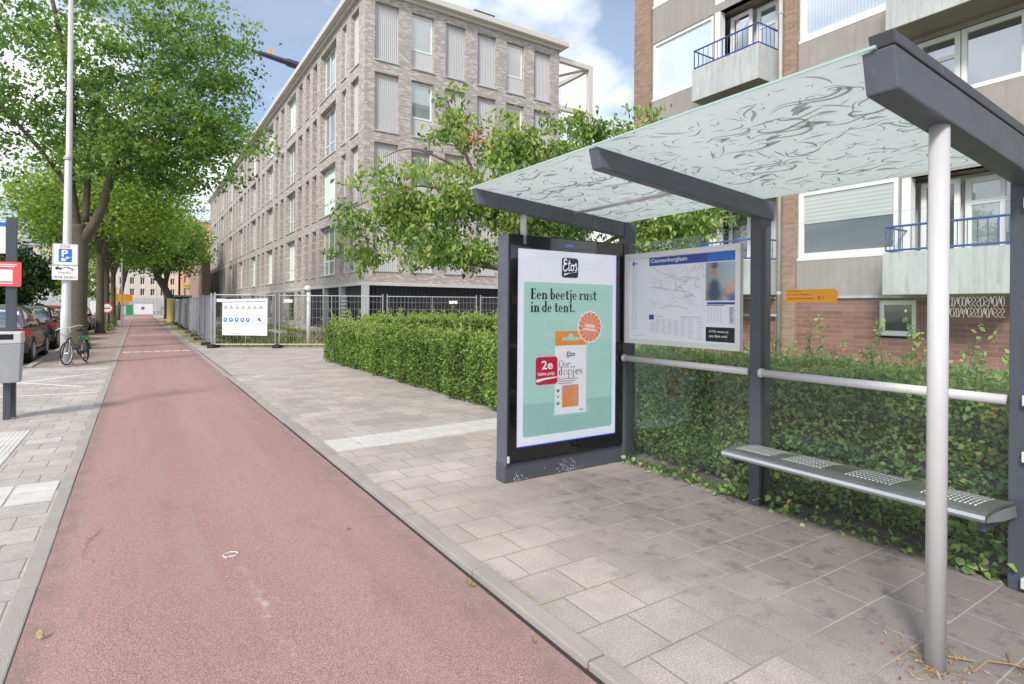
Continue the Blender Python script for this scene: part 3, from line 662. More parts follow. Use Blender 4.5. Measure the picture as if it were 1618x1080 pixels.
for y in (1.085, 2.595):
    mb = MB(); mb.loft([[(x, y + s_, z) for x, z in [(3.515, .468), (3.6, .482), (3.93, .465), (3.95, .40), (3.75, .415), (3.53, .45)]] for s_ in (-.004, .004)]); build('end_plate', mb, 'galv', bn)
build('bracket', MB().box(3.6, 3.965, 2.57, 2.60, .38, .455), 'steel_dark', bn, bevel=.004); build('bracket', MB().box(3.6, 3.965, 1.11, 1.14, .38, .455), 'steel_dark', bn, bevel=.004)

# ------------------------------------------------------------------ advertising panel
ad = thing('advertising_panel', 'backlit advertising panel with a mint green poster about earplugs', 'advertising panel', (3.3, 4.15, 0))
build('casing', MB().box(2.635, 3.98, 4.115, 4.262, .12, 2.125), 'steel_dark2', ad, bevel=.012)
build('side_trim', MB().box(2.622, 2.640, 4.085, 4.114, .15, 2.13), 'steel_dark2', ad, bevel=.004)
build('base', MB().box(2.625, 4.0, 4.105, 4.25, 0, .165), 'steel_dark', ad, bevel=.006)
build('door_frame', MB().box(2.641, 3.975, 4.082, 4.112, .175, 2.13), 'black', ad, bevel=.004)
build('door_glass', MB().box(2.65, 3.968, 4.074, 4.077, .185, 2.12), 'glass_front', ad)
build('latch', MB().box(2.632, 2.65, 4.070, 4.081, .18, .235), 'alu', ad)
af = Fr((0, 4.082, 0), (1, 0, 0), (0, -1, 0))
def art(name, mat, polys, d, par):
    mb = MB()
    for p in polys: af.poly(mb, p, d)
    return build(name, mb, mat, par)
po = build('poster', (lambda mb: af.box(mb, 2.73, 3.87, .30, 2.01, .0002, .0012) or mb)(MB()), 'poster_white', ad)
art('glow_edge', 'blue_glow', [[(2.73, .292), (3.875, .292), (3.875, .302), (2.73, .302)], [(3.868, .292), (3.874, .292), (3.874, 2.0), (3.868, 2.0)]], .0016, po)
art('green_field', 'poster_green', [rrect(2.79, 3.825, .375, 1.725, .025)], .0018, po)
art('green_ground', 'poster_green2', [[(2.79, .40), (2.815, .375), (3.80, .375), (3.825, .40), (3.825, .66), (2.79, .66)]], .0021, po)
art('label_tag', 'bluesign', [[(3.23, 2.05), (3.36, 2.05), (3.36, 2.08), (3.23, 2.08)]], .0016, po)
text('global', af, 3.26, 2.055, .0022, .07, .018, 'white', po)
art('logo', 'text_dark', [rrect(3.205, 3.395, 1.775, 1.955, .025)], .0018, po)
def etos(u, z, w_, h_, mat, d, par, wid):
    mb = MB(); Q = lambda pts: [(u + a * w_, z + c * h_) for a, c in pts]; W = wid
    stroke(af, mb, Q([(.27, .86), (.20, .97), (.10, .90), (.10, .76), (.2, .70), (.26, .71), (.12, .66), (.04, .50), (.08, .34), (.2, .32), (.33, .44)]), W * 1.15, d)
    stroke(af, mb, Q([(.46, .92), (.43, .70), (.40, .45), (.43, .34), (.52, .38)]), W, d + .00005); stroke(af, mb, Q([(.33, .72), (.55, .75)]), W * .8, d + .0001, smooth=False)
    stroke(af, mb, Q([(.66, .66), (.57, .60), (.56, .42), (.64, .34), (.73, .42), (.74, .58), (.66, .66), (.72, .62), (.80, .62)]), W, d + .00015)
    stroke(af, mb, Q([(.80, .62), (.90, .74), (.92, .58), (.97, .46), (.92, .35), (.82, .38)]), W, d + .0002)
    af.poly(mb, Q([(.08, .16), (.3, .20), (.95, .26), (.93, .30), (.6, .22), (.3, .12), (.10, .04)]), d)
    return build('lettering', mb, mat, par)
etos(3.215, 1.785, .17, .165, 'poster_white', .0022, po, .013)
# headline in a condensed high-contrast serif
mb = MB()
def serif_line(s, u0_, z0_, xh, cap, target, st=.17, d=.0024):
    """draws s with x-height xh; returns polygons list, scaled so the line is target wide"""
    polys = []; x = 0.; tn = .06 if st > .1 else .03; X = .62; K = 1.0; sf = .05
    def rc(a, c, e, g): polys.append([(a, c), (e, c), (e, g), (a, g)])
    def ringp(cx, cy, rx_, ry_, a0, a1, tw=st, tt=tn, n=18):
        o = [(cx + rx_ * math.cos(R_(a0 + (a1 - a0) * i / n)), cy + ry_ * math.sin(R_(a0 + (a1 - a0) * i / n))) for i in range(n + 1)]
        q = [(cx + (rx_ - tw) * math.cos(R_(a0 + (a1 - a0) * i / n)), cy + (ry_ - tt) * math.sin(R_(a0 + (a1 - a0) * i / n))) for i in range(n + 1)]
        for i in range(n): polys.append([o[i], o[i + 1], q[i + 1], q[i]])
    for ch in s:
        if ch == ' ': x += .2; continue
        if ch == 'E':
            rc(x + .06, 0, x + .06 + st + .02, K); rc(x, 0, x + .5, tn); rc(x, K - tn, x + .5, K); rc(x + .2, .5, x + .4, .5 + tn); rc(x + .45, 0, x + .5, .27); rc(x + .45, K - .25, x + .5, K); rc(x + .37, .4, x + .41, .64); x += .56
        elif ch == 'e':
            ringp(x + .21, X / 2, .21, X / 2 + .01, 0, 322, .14, tn); rc(x + .1, X * .5 - .01, x + .41, X * .5 + tn - .01); x += .47
        elif ch in 'nu':
            if ch == 'n':
                rc(x + .05, 0, x + .05 + st, X); rc(x, 0, x + .27, tn); rc(x, X - tn, x + .12, X); ringp(x + .30, X - .2, .19, .2, 0, 140, st, tn); rc(x + .33, 0, x + .33 + st, X - .2); rc(x + .28, 0, x + .55, tn)
            else:
                rc(x + .04, .18, x + .04 + st, X); rc(x, X - tn, x + .12, X); ringp(x + .23, .19, .19, .2, 180, 320, st, tn); rc(x + .33, 0, x + .33 + st, X); rc(x + .28, X - tn, x + .4, X); rc(x + .4, 0, x + .54, tn)
            x += .58
        elif ch == 'b': rc(x + .04, 0, x + .04 + st, 1.06); rc(x, 1.06 - tn, x + .1, 1.06); ringp(x + .27, X / 2, .21, X / 2 + .01, -150, 150, .15, tn); x += .53
        elif ch == 'd': ringp(x + .21, X / 2, .21, X / 2 + .01, 30, 330, .15, tn); rc(x + .29, 0, x + .29 + st, 1.06); rc(x + .22, 1.06 - tn, x + .32, 1.06); rc(x + .4, 0, x + .5, tn); x += .54
        elif ch == 't': rc(x + .09, .12, x + .09 + st, .86); rc(x - .02, X - .075, x + .38, X); ringp(x + .25, .14, .16, .15, 180, 345, .16, .075); x += .42
        elif ch == 'i': rc(x + .06, 0, x + .06 + st, X); rc(x, 0, x + .28, tn); rc(x, X - tn, x + .1, X); polys.append(ell(x + .14, .87, .095, .095, 14)); x += .31
        elif ch == 'j': rc(x + .06, -.12, x + .06 + st, X); rc(x, X - tn, x + .1, X); polys.append(ell(x + .14, .87, .095, .095, 14)); ringp(x + .06, -.12, st, .17, 270, 360, .14, tn); polys.append(ell(x + .0, -.24, .06, .06, 12)); x += .29
        elif ch == 'r': rc(x + .05, 0, x + .05 + st, X); rc(x, 0, x + .29, tn); rc(x, X - tn, x + .1, X); ringp(x + .30, X - .2, .12, .2, 60, 160, .08, tn); polys.append(ell(x + .37, X - .09, .075, .08, 12)); x += .46
        elif ch == 's': ringp(x + .18, X - .165, .165, .17, 40, 250, .10, tn); ringp(x + .17, .165, .175, .17, -130, 85, .10, tn); polys.append([(x + .06, X - .26), (x + .12, X - .17), (x + .32, .26), (x + .26, .17)]); rc(x + .30, X - .2, x + .33, X); rc(x + .0, 0, x + .03, .2); x += .39
        elif ch == 'o': ringp(x + .22, X / 2, .22, X / 2 + .01, 0, 360, max(st * .85, .05), tn); x += .48
        elif ch == 'O': ringp(x + .33, .5, .33, .52, 0, 360, st, tn, 28); x += .7
        elif ch == 'p': rc(x + .05, -.36, x + .05 + st, X); rc(x, X - tn, x + .1, X); rc(x, -.36, x + .26, -.36 + tn); ringp(x + .27, X / 2, .21, X / 2 + .01, -150, 150, max(st * .85, .05), tn); x += .53
        elif ch == '.': polys.append(ell(x + .1, .08, .09, .09, 14)); x += .2
        x += .012
    sc = target / x
    for p in polys: af.poly(mb, [(u0_ + a * sc, z0_ + c * xh / X) for a, c in p], d)
serif_line('Een beetje rust', 2.862, 1.575, .058, .095, .765); serif_line('in de tent.', 2.862, 1.462, .058, .095, .50)
build('headline', mb, 'text_dark', po)
# pack of earplugs
art('pack_shadow', 'poster_green', [[(3.11, .53), (3.54, .53), (3.53, .60), (3.12, .60)]], .0023, po)
pk = art('pack', 'poster_box', [[(3.135, .54), (3.50, .54), (3.50, 1.165), (3.135, 1.165)]], .0028, po)
art('pack_header', 'poster_orange', [[(3.135, 1.16), (3.50, 1.16), (3.50, 1.29), (3.135, 1.29)]], .0032, po)
art('hanger_hole', 'poster_green', [rrect(3.21, 3.42, 1.205, 1.235, .014), ell(3.315, 1.24, .03, .025, 16)], .0036, po)
etos(3.265, 1.045, .10, .06, 'text_dark', .0034, po, .007)
mb = MB(); serif_line('Oor.', 3.178, .958, .044, .07, .152, .085, .0034); build('lettering', mb, 'text_dark', po)
mb = MB(); serif_line('dopjes', 3.175, .893, .048, .08, .285, .085, .0034); build('lettering', mb, 'print_brown', po)
mb = MB()
for i in range(3): af.poly(mb, [(3.165, .855 - i * .02), (3.40 - i * .03, .855 - i * .02), (3.40 - i * .03, .862 - i * .02), (3.165, .862 - i * .02)], .0034)
af.poly(mb, [(3.42, .56), (3.47, .56), (3.47, .57), (3.42, .57)], .0034)
for z in (.755, .70, .64): af.poly(mb, ell(3.17, z, .017, .016, 3 if z == .70 else 12), .0034)
build('small_print', mb, 'text_grey', po)
art('pack_window', 'poster_pad', [rrect(3.215, 3.41, .60, .80, .012)], .0034, po)
art('earplugs', 'poster_orange', [[(3.222, .655), (3.225, .69), (3.33, .77), (3.345, .76), (3.35, .70), (3.24, .645)], [(3.222, .605), (3.345, .605), (3.34, .665), (3.26, .65), (3.222, .635)]], .0038, po)
art('price_badge', 'poster_red', [rrect(2.922, 3.162, .82, 1.065, .028)], .0040, po)
text('2e', af, 2.985, .955, .0044, .125, .078, 'poster_white', po, bold=.02); text('halve prijs', af, 2.945, .893, .0044, .185, .040, 'poster_white', po, bold=.015)
art('swoosh', 'poster_white', [[(2.925, .868), (3.0, .878), (3.155, .886), (3.155, .875), (3.02, .862), (2.935, .842)]], .0044, po)
st = []
for i in range(64): t = 2 * math.pi * i / 64; rr = .139 + .011 * abs(math.cos(t * 8)); st.append((3.54 + rr * math.cos(t), 1.325 + rr * math.sin(t)))
art('sticker_edge', 'poster_white', [st], .0042, po)
st = [(3.54 + (a - 3.54) * .93, 1.325 + (c_ - 1.325) * .93) for a, c_ in st]; art('sticker', 'poster_peach', [st], .0046, po)
art('sticker_fan', 'poster_peach2', [[(3.54, 1.325), st[i], st[i + 1], st[i + 2]] for i in range(0, 62, 4)], .0050, po)
text('zomer', af, 3.475, 1.327, .0054, .13, .03, 'poster_white', po, bold=.02, rot=-.12); text('pakkers', af, 3.46, 1.29, .0054, .155, .038, 'poster_white', po, bold=.02, rot=-.12)
mb = MB(); lr = random.Random(5)
for i in range(110):
    cx, cz = (lr.gauss(3.30, .07), abs(lr.gauss(.03, .035)) + .008) if i < 75 else (lr.gauss(2.76, .04), abs(lr.gauss(.02, .02)) + .006)
    if cz < .16: r_ = lr.uniform(.0015, .005); mb.face([(cx + r_ * math.cos(t), 4.1035, cz + r_ * math.sin(t)) for t in (0, 1.2, 2.5, 3.8, 5.1)])
build('chipped_paint', mb, 'paper', ad)

# ------------------------------------------------------------------ timetable board
ib = thing('timetable_board', 'aluminium framed transport map and timetable board on the glass wall', 'information board', (3.97, 3.42, 1.17))
bf = Fr((3.975, 0, 0), (0, -1, 0), (-1, 0, 0))
def bbox_(name, u0, u1, z0, z1, d0, d1, mat, par, bev=0): mb = MB(); bf.box(mb, u0, u1, z0, z1, d0, d1); return build(name, mb, mat, par, bevel=bev)
bbox_('backing', -4.035, -2.785, 1.178, 2.012, -.016, .003, 'alu', ib)
for q in ((-4.045, -2.775, 1.97, 2.02), (-4.045, -2.775, 1.17, 1.215), (-4.045, -4.0, 1.215, 1.97), (-2.82, -2.775, 1.215, 1.97)): bbox_('frame', *q, -.017, .028, 'alu', ib, .003)
sheet_ = bbox_('map_sheet', -4.0, -2.82, 1.215, 1.97, .0035, .006, 'paper', ib)
def bp(name, mat, polys, d=.0066, par=None):
    mb = MB()
    for p in polys: bf.poly(mb, p, d)
    return build(name, mb, mat, par or sheet_)
def rp(a, c, e, g): return [(a, e), (c, e), (c, g), (a, g)]
bp('title_bar', 'info_blue', [rp(-3.745, -2.825, 1.893, 1.968)])
bp('title_bar_sheen', 'bluesign', [rp(-3.10, -2.825, 1.895, 1.966)], .0070)
text('Cannenburglaan', bf, -3.725, 1.909, .0075, .415, .05, 'white', sheet_, bold=.015)
bp('line_icon', 'info_blue', [ell(-3.945, 1.925, .017, .022, 16), rp(-3.92, -3.90, 1.917, 1.933)])
text('23', bf, -3.953, 1.918, .0071, .016, .014, 'white', sheet_)
mb = MB(); lr = random.Random(11)
for i in range(40):
    z = 1.885 - i * .0148; bf.poly(mb, rp(-3.953, -3.953 + lr.uniform(.035, .065), z, z + .004), .0066)
bf.poly(mb, rp(-3.962, -3.958, 1.295, 1.895), .0066)
for (a, c, zt, zb, dz) in [(-3.66, -3.60, 1.40, 1.27, .010), (-3.59, -3.53, 1.40, 1.26, .010), (-3.52, -3.46, 1.40, 1.26, .010), (-3.45, -3.39, 1.395, 1.26, .010), (-3.375, -3.315, 1.42, 1.25, .012), (-3.30, -3.23, 1.41, 1.25, .012), (-3.20, -3.13, 1.42, 1.25, .013), (-3.73, -3.66, 1.375, 1.29, .012)]:
    z = zt
    while z > zb: bf.poly(mb, rp(a, c - lr.uniform(0, .03), z, z + .004), .0066); z -= dz
for q in (rp(-3.66, -3.58, 1.428, 1.435), rp(-3.38, -3.18, 1.428, 1.435), rp(-3.30, -3.13, 1.243, 1.247), rp(-3.945, -3.80, 1.245, 1.25)): bf.poly(mb, q, .0066)
for i in range(7):
    for j in range(14): bf.poly(mb, rp(-3.095 + i * .03, -3.095 + i * .03 + .017, 1.512 - j * .0095, 1.5155 - j * .0095), .0066) if i < 5 else bf.poly(mb, rp(-2.885, -2.885 + lr.uniform(.03, .05), 1.512 - j * .0095, 1.516 - j * .0095), .0066)
for i in range(8): bf.poly(mb, rp(-3.27 + i * .017, -3.262 + i * .017, 1.835 + (i % 3) * .012, 1.845 + (i % 3) * .012), .0066)
build('fine_print', mb, 'text_lgrey', sheet_)
mb = MB(); mr = MB(); mk = MB(); c0 = (-3.42, 1.66)
for i in range(46):
    a = lr.uniform(-3.72, -3.15); z = lr.uniform(1.48, 1.87); pts = [(a, z)]; th = lr.choice([0, math.pi, lr.uniform(0, 6.28)]) + lr.gauss(0, .2)
    for q in range(lr.randint(3, 7)):
        th += lr.choice([-.6, 0, 0, .6]); a += math.cos(th) * .03; z += math.sin(th) * .025; a = min(max(a, -3.73), -3.14); z = min(max(z, 1.465), 1.885); pts.append((a, z))
    stroke(bf, mb if i % 4 else mk, pts, .0022, .0066 + i * 1e-5, False, False)
    bf.poly(mk, rp(a, a + lr.uniform(.01, .03), z + .004, z + .007), .0071)
for pts in ([(-3.7, 1.88), (-3.6, 1.82), (-3.5, 1.80), (-3.44, 1.76), (-3.43, 1.66)], [(-3.43, 1.66), (-3.3, 1.65), (-3.22, 1.60)], [(-3.43, 1.66), (-3.36, 1.72), (-3.3, 1.76), (-3.3, 1.84), (-3.34, 1.88)], [(-3.74, 1.70), (-3.6, 1.69), (-3.5, 1.67), (-3.43, 1.66)], [(-3.62, 1.50), (-3.5, 1.53), (-3.4, 1.52), (-3.3, 1.50)]): stroke(bf, mr, pts, .0026, .0072, False, False)
build('map_lines', mb, 'text_lgrey', sheet_); build('map_routes', mr, 'print_brown', sheet_); build('map_names', mk, 'text_grey', sheet_)
bp('picture', 'picture', [rp(-3.115, -2.822, 1.57, 1.885)]); bp('picture_bar', 'info_blue', [rp(-3.10, -2.822, 1.538, 1.558), rp(-3.745, -3.685, 1.40, 1.445)])
bp('picture_caption', 'text_dark', [rp(-3.11, -2.93, 1.528, 1.533)])
bp('black_note', 'black', [rp(-3.112, -2.818, 1.232, 1.352)])
text('HTM wenst je', bf, -3.078, 1.302, .0072, .185, .024, 'white', sheet_, bold=.01); text('een fijne reis!', bf, -3.078, 1.262, .0072, .175, .028, 'white', sheet_, bold=.01)

nf = Fr((3.993, 0, 0), (0, -1, 0), (-1, 0, 0)); mb = MB(); nf.slab(mb, [(-2.425, 1.552), (-2.05, 1.552), (-2.05, 1.63), (-2.075, 1.648), (-2.425, 1.645)], 0, .0012)
no = build('notice', mb, 'orange'); tag(no, 'small orange paper notice with handwriting stuck to the shelter glass', 'notice')
for (t_, z, wd) in (('van: 20 juni', 1.628, .10), ('tot en met: 30 augustus', 1.602, .17)): text(t_, nf, -2.41, z, .002, wd, .013, 'text_dark', no)
mb = MB(); stroke(nf, mb, [(-2.41 + i * .006, 1.580 + (.005 if i % 2 else -.004)) for i in range(34)], .002, .002); stroke(nf, mb, [(-2.19, 1.585), (-2.17, 1.60), (-2.18, 1.575), (-2.165, 1.578)], .003, .002); stroke(nf, mb, [(-2.15, 1.575), (-2.148, 1.597)], .003, .002, smooth=False); build('handwriting', mb, 'text_dark', no)
# ------------------------------------------------------------------ new light brick building
XB, YB = 8.09, 23.98
bb = thing('brick_building', 'four storey light grey brick building with tall windows and dark clad ground floor', 'building', (XB, YB, 0))
LF = Fr((XB, 0, 0), (0, 1, 0), (-1, 0, 0)); RF = Fr((0, YB, 0), (1, 0, 0), (0, -1, 0))
rows = [(3.08, 5.58), (6.14, 8.64), (9.16, 11.68), (12.22, 14.72)]
DEP = .42
bays = []   # (kind, y0, y1)
bays += [('panel', 24.85, 25.95), ('slim', 26.65, 27.35), ('big', 28.3, 31.15), ('niche', 31.85, 32.75), ('niche', 33.45, 34.3), ('niche', 35.15, 36.15), ('big', 36.85, 39.4), ('niche', 40.2, 41.25), ('niche', 42.05, 43.05)]
y = 43.95
while y < 80:
    bays += [('big', y - .1, y + 2.45), ('niche', y + 3.15, y + 4.15), ('niche', y + 5.05, y + 6.1)]; y += 7.05
YE = y - .1
ops = [(a, c, z0, z1) for (k, a, c) in bays for (z0, z1) in rows]
GY = 34.6
gops = [(a, c, .5, 2.35) for (k, a, c) in bays if a > GY]
mb = MB(); grid_wall(mb, LF, YB + .005, YE, 2.56, 15.2, ops, DEP); build('wall', mb, 'brick_light', bb)
mb = MB(); grid_wall(mb, LF, GY, YE, -.05, 2.42, gops, DEP); build('wall', mb, 'brick_light', bb)
mb = MB()
for (k, a, c) in bays:
    if k == 'niche':
        for (z0, z1) in rows: LF.poly(mb, [(a, z0), (c, z0), (c, z1), (a, z1)], -DEP + .002)
for (a, c, e, g) in gops: LF.poly(mb, [(a, e), (c, e), (c, g), (a, g)], -DEP + .05)
build('niche_infill', mb, 'brick_light', bb)
# slim pale shutters in the niches
k_ = 0
for (k, a, c) in bays:
    if k == 'niche' and a < 62:
        for (z0, z1) in rows:
            mb = MB(); LF.box(mb, a + .04, a + .66, z0 + .03, z1 - .03, -DEP + .02, -DEP + .10); build('shutter', mb, 'panel', bb)
            k_ += 1
def sill_(fr, a, c, e): mb = MB(); fr.box(mb, a - .03, c + .03, e - .06, e - .004, -.02, .05); build('sill', mb, 'greyframe', bb)
for (a, c, e, g) in ops: sill_(LF, a, c, e)
for ri, (z0, z1) in enumerate(rows):
    for bi, (k, a, c) in enumerate(bays):
        if k == 'big': window(bb, LF, a + .02, c - .02, z0 + .01, z1 - .02, -.26, 'win_green' if (bi + ri) % 3 else 'win_white', 'whiteframe', .075, (.36, .7), (.3,))
        elif k == 'slim': window(bb, LF, a + .02, c - .02, z0 + .01, z1 - .02, -.16, 'win_green', 'whiteframe', .07, (), (.3,))
def corr(fr, u0, u1, z0, z1, d, pitch=.085, amp=.03):
    mb = MB(); n = max(3, int((u1 - u0) / pitch)); pts = []
    for i in range(n + 1):
        u = u0 + (u1 - u0) * i / n
        pts += [(u - pitch * .3, d), (u - pitch * .15, d + amp), (u + pitch * .15, d + amp), (u + pitch * .3, d)]
    pts = [(min(max(p, u0), u1), q) for p, q in pts]
    for (p, q), (r, s_) in zip(pts[:-1], pts[1:]):
        if r > p: mb.face([fr.p(p, z0, q), fr.p(r, z0, s_), fr.p(r, z1, s_), fr.p(p, z1, q)])
    return mb
for (z0, z1) in rows: build('corrugated_panel', corr(LF, 24.85, 25.95, z0, z1, -.2), 'panel', bb)
rb = [('panel', 8.52, 9.62), ('win', 10.22, 11.32), ('panel', 11.9, 12.96), ('panel', 13.6, 14.65), ('win', 15.25, 16.32), ('panel', 16.93, 17.99)]
rops = [(a, c, z0, z1) for (k, a, c) in rb for (z0, z1) in rows]
mb = MB(); grid_wall(mb, RF, XB, 18.55, 2.56, 15.2, rops, .30); build('wall', mb, 'brick_light', bb)
for (z0, z1) in rows:
    for (k, a, c) in rb:
        if k == 'panel': build('corrugated_panel', corr(RF, a, c, z0, z1, -.18), 'panel', bb)
        else:
            window(bb, RF, a + .02, c - .02, z0 + .85, z1 - .03, -.15, 'win_green' if a < 12 else 'win_brown', 'whiteframe', .08)
            mb = MB(); RF.box(mb, a, c, z0, z0 + .84, -DEP, -.17); build('parapet_panel', mb, 'panel', bb)
for (a, c, e, g) in rops: sill_(RF, a, c, e)
# far sides and roof
mb = MB().box(XB + .45, 18.5, YB + .45, YE - .01, 2.6, 15.1); build('core', mb, 'text_dark', bb)
mb = MB(); mb.face([(18.55, YB, -.05), (18.55, YE, -.05), (18.55, YE, 15.2), (18.55, YB, 15.2)]); mb.face([(XB, YE, -.05), (18.55, YE, -.05), (18.55, YE, 15.2), (XB, YE, 15.2)]); build('wall', mb, 'brick_light', bb)
o_ = .38
build('roof', MB().box(XB - o_, 18.55 + o_, YB - o_, YE + .3, 15.2, 15.48), 'cornice', bb, bevel=.03)
build('roof_edge', MB().box(XB - .14, 18.55 + .14, YB - .14, YE + .1, 15.06, 15.2), 'cornice', bb)
build('roof_hatch', MB().box(14.1, 15.3, 25.2, 26.4, 15.48, 16.5), 'corr_dark', bb)
# ground floor: plinth, cladding, band, posts
band = MB().box(XB - .02, 18.57, YB - .02, YB + .25, 2.42, 2.56).box(XB - .02, XB + .25, YB + .251, YE, 2.42, 2.56); build('concrete_band', band, 'panel', bb)
build('plinth', MB().box(XB - .03, 18.57, YB - .03, YB + .3, -.05, .32).box(XB - .03, XB + .3, YB + .301, GY, -.05, .32), 'cornice', bb)
build('dark_cladding', corr(RF, XB + .3, 18.4, .3, 2.42, -.3, .19, .05), 'corr_dark', bb); build('dark_cladding', corr(LF, YB + .3, GY, .3, 2.42, -.3, .19, .05), 'corr_dark', bb)
for (y0) in (27.3, 30.2, GY - .2): build('pier', MB().box(XB - .01, XB + .25, y0, y0 + .2, .32, 2.42), 'greyframe', bb)
build('pier', MB().box(18.3, 18.56, YB - .01, YB + .25, .32, 2.42), 'panel', bb); build('pier', MB().box(XB - .012, XB + .25, YB - .012, YB + .25, .32, 2.42), 'greyframe', bb)
fo = MB()
for i in range(8): fo.box(XB - .06, XB - .03, 26.2, 27.0, .7 + i * .17, .79 + i * .17)
build('striped_notice', fo, 'panel', bb)
for (a, c, e, g) in gops[:14]: window(bb, LF, a + .02, c - .02, e + .01, g - .02, -.16, 'win_dark', 'greyframe', .06)
# steel pergola frame beside the roof terrace
pg = thing('steel_pergola', 'pale steel frame jutting out from the top corner of the brick building', 'pergola', (20.8, 24.2, 0))
t_ = .13
build('top_beam', MB().box(18.58, 20.9, YB, YB + .26, 14.55, 14.80), 'cornice', pg); build('post', MB().box(20.64, 20.9, YB, YB + .26, 0, 14.55), 'cornice', pg)
build('top_beam', MB().box(20.66, 20.88, YB + .26, YB + 6.5, 14.56, 14.78), 'cornice', pg); build('post', MB().box(20.66, 20.88, YB + 6.5, YB + 6.7, 0, 14.78), 'cornice', pg)
build('terrace_beam', MB().box(18.58, 20.64, YB + .02, YB + .25, 12.0, 12.25), 'cornice', pg)
build('brace', MB().tube([(18.6, YB + 4.5, 14.66), (20.6, YB + .3, 14.66)], .11, 4), 'cornice', pg)
build('antenna', MB().tube([(19.4, YB + 1, 12.2), (19.4, YB + 1, 13.6)], .02, 6), 'galv', pg)

# ------------------------------------------------------------------ apartment block behind the shelter
XA = 14.3
apt = thing('apartment_block', 'older apartment block with grey rendered panels, concrete balconies and brick base', 'building', (XA, 6, 0))
AF = Fr((XA, 0, 0), (0, -1, 0), (-1, 0, 0))    # u = -y
fl = [0, 2.82, 5.62, 8.42, 11.5]
wl = [(-13.43, -11.0), (-8.37, -6.25)]
aops = []
for z in (2.82, 5.62, 8.43, 11.52): aops += [(-13.42, -11.02, z, z + 1.86)]
for z in (2.82, 5.62, 8.43, 11.52): aops += [(-8.36, -6.02, z, z + 1.72)]
lops = [(-10.98, -8.94, z, z + 2.72) for z in (1.95, 4.72, 7.55, 10.5)]      # loggias
rops2 = [(-5.98, -3.9, z, z + 2.55) for z in (1.9, )] + [(-5.72, -3.8, 6.05, 7.38), (-3.2, -.6, 6.05, 7.38), (-5.98, -3.9, 8.5, 10.9), (-3.5, -1.5, 2.82, 4.5)]
allops = aops + lops + rops2
mb = MB(); grid_wall(mb, AF, -13.43, 8, 1.83, 14., allops, .22, 0.); build('rendered_wall', mb, 'render_wall', apt)
mb = MB(); grid_wall(mb, AF, -13.43, 8, -.05, 1.83, [(-6.43, -5.67, .93, 1.74), (-2.2, -1.4, .93, 1.74)], .2, -.03); build('brick_base', mb, 'brick_red', apt)
mb = MB(); AF.box(mb, -13.43, 8, 1.79, 1.845, -.1, .03); build('ledge', mb, 'concrete', apt)
for (a, c) in ((-14.17, -13.44), (-8.71, -8.38)): mb = MB(); AF.box(mb, a, c, -.05, 14.2, -.3, .10); build('brick_pier', mb, 'brick_brown', apt)
mb = MB(); AF.box(mb, -8.93, -8.715, -.05, 14.2, -.25, .06); build('brick_pier', mb, 'brick_brown', apt)
build('drainpipe', MB().tube([AF.p(-8.80, .0, .13), AF.p(-8.80, 14.2, .13)], .048, 14), 'concrete', apt, smooth=True)
for z in (1.9, 4.6, 7.3, 9.3, 11): build('pipe_collar', MB().tube([AF.p(-8.80, z, .13), AF.p(-8.80, z + .08, .13)], .06, 14), 'concrete', apt)
build('waste_pipe', MB().tube([AF.p(-11.2, 1.34, .06), AF.p(-8.85, 1.34, .06)], .04, 8), 'concrete', apt)
build('side_wall', MB().face([(XA, 14.17, -.05), (XA + 10, 14.17, -.05), (XA + 10, 14.17, 14.2), (XA, 14.17, 14.2)]), 'brick_brown', apt)
build('roof', MB().box(XA - .35, XA + 10.2, -8.2, 14.4, 14.2, 14.45), 'concrete', apt)
build('core', MB().box(XA + 1.2, XA + 9.9, -7.9, 14.1, 0, 14.1), 'text_dark', apt)
# windows
for i, (a, c, z0, z1) in enumerate(aops):
    pane = ['win_dark', 'win_white', 'win_white', 'win_curtain', 'win_dark', 'win_curtain', 'win_curtain', 'win_dark'][i]
    o = window(apt, AF, a, c, z0 + .01, z1, -.03, pane, 'whiteframe', .10 if i < 4 else .12, sill=.04, th=.1)
mb = MB(); AF.box(mb, -8.24, -6.14, 3.70, 4.42, -.09, -.058); build('blind', mb, 'win_blind', apt)
window(apt, AF, -6.43, -5.67, .94, 1.73, -.06, 'win_dark', 'whiteframe', .10, sill=.03)
window(apt, AF, -5.70, -4.90, 6.07, 7.36, -.03, 'win_sky', 'whiteframe', .10, (), (.62,), th=.08)
window(apt, AF, -4.88, -3.82, 6.07, 7.36, -.03, 'win_sky', 'whiteframe', .09, th=.08)
window(apt, AF, -3.2, -.6, 6.07, 7.36, -.03, 'win_sky', 'whiteframe', .09, th=.08); window(apt, AF, -3.5, -1.5, 2.84, 4.48, -.03, 'win_dark', 'whiteframe', .09, th=.08)
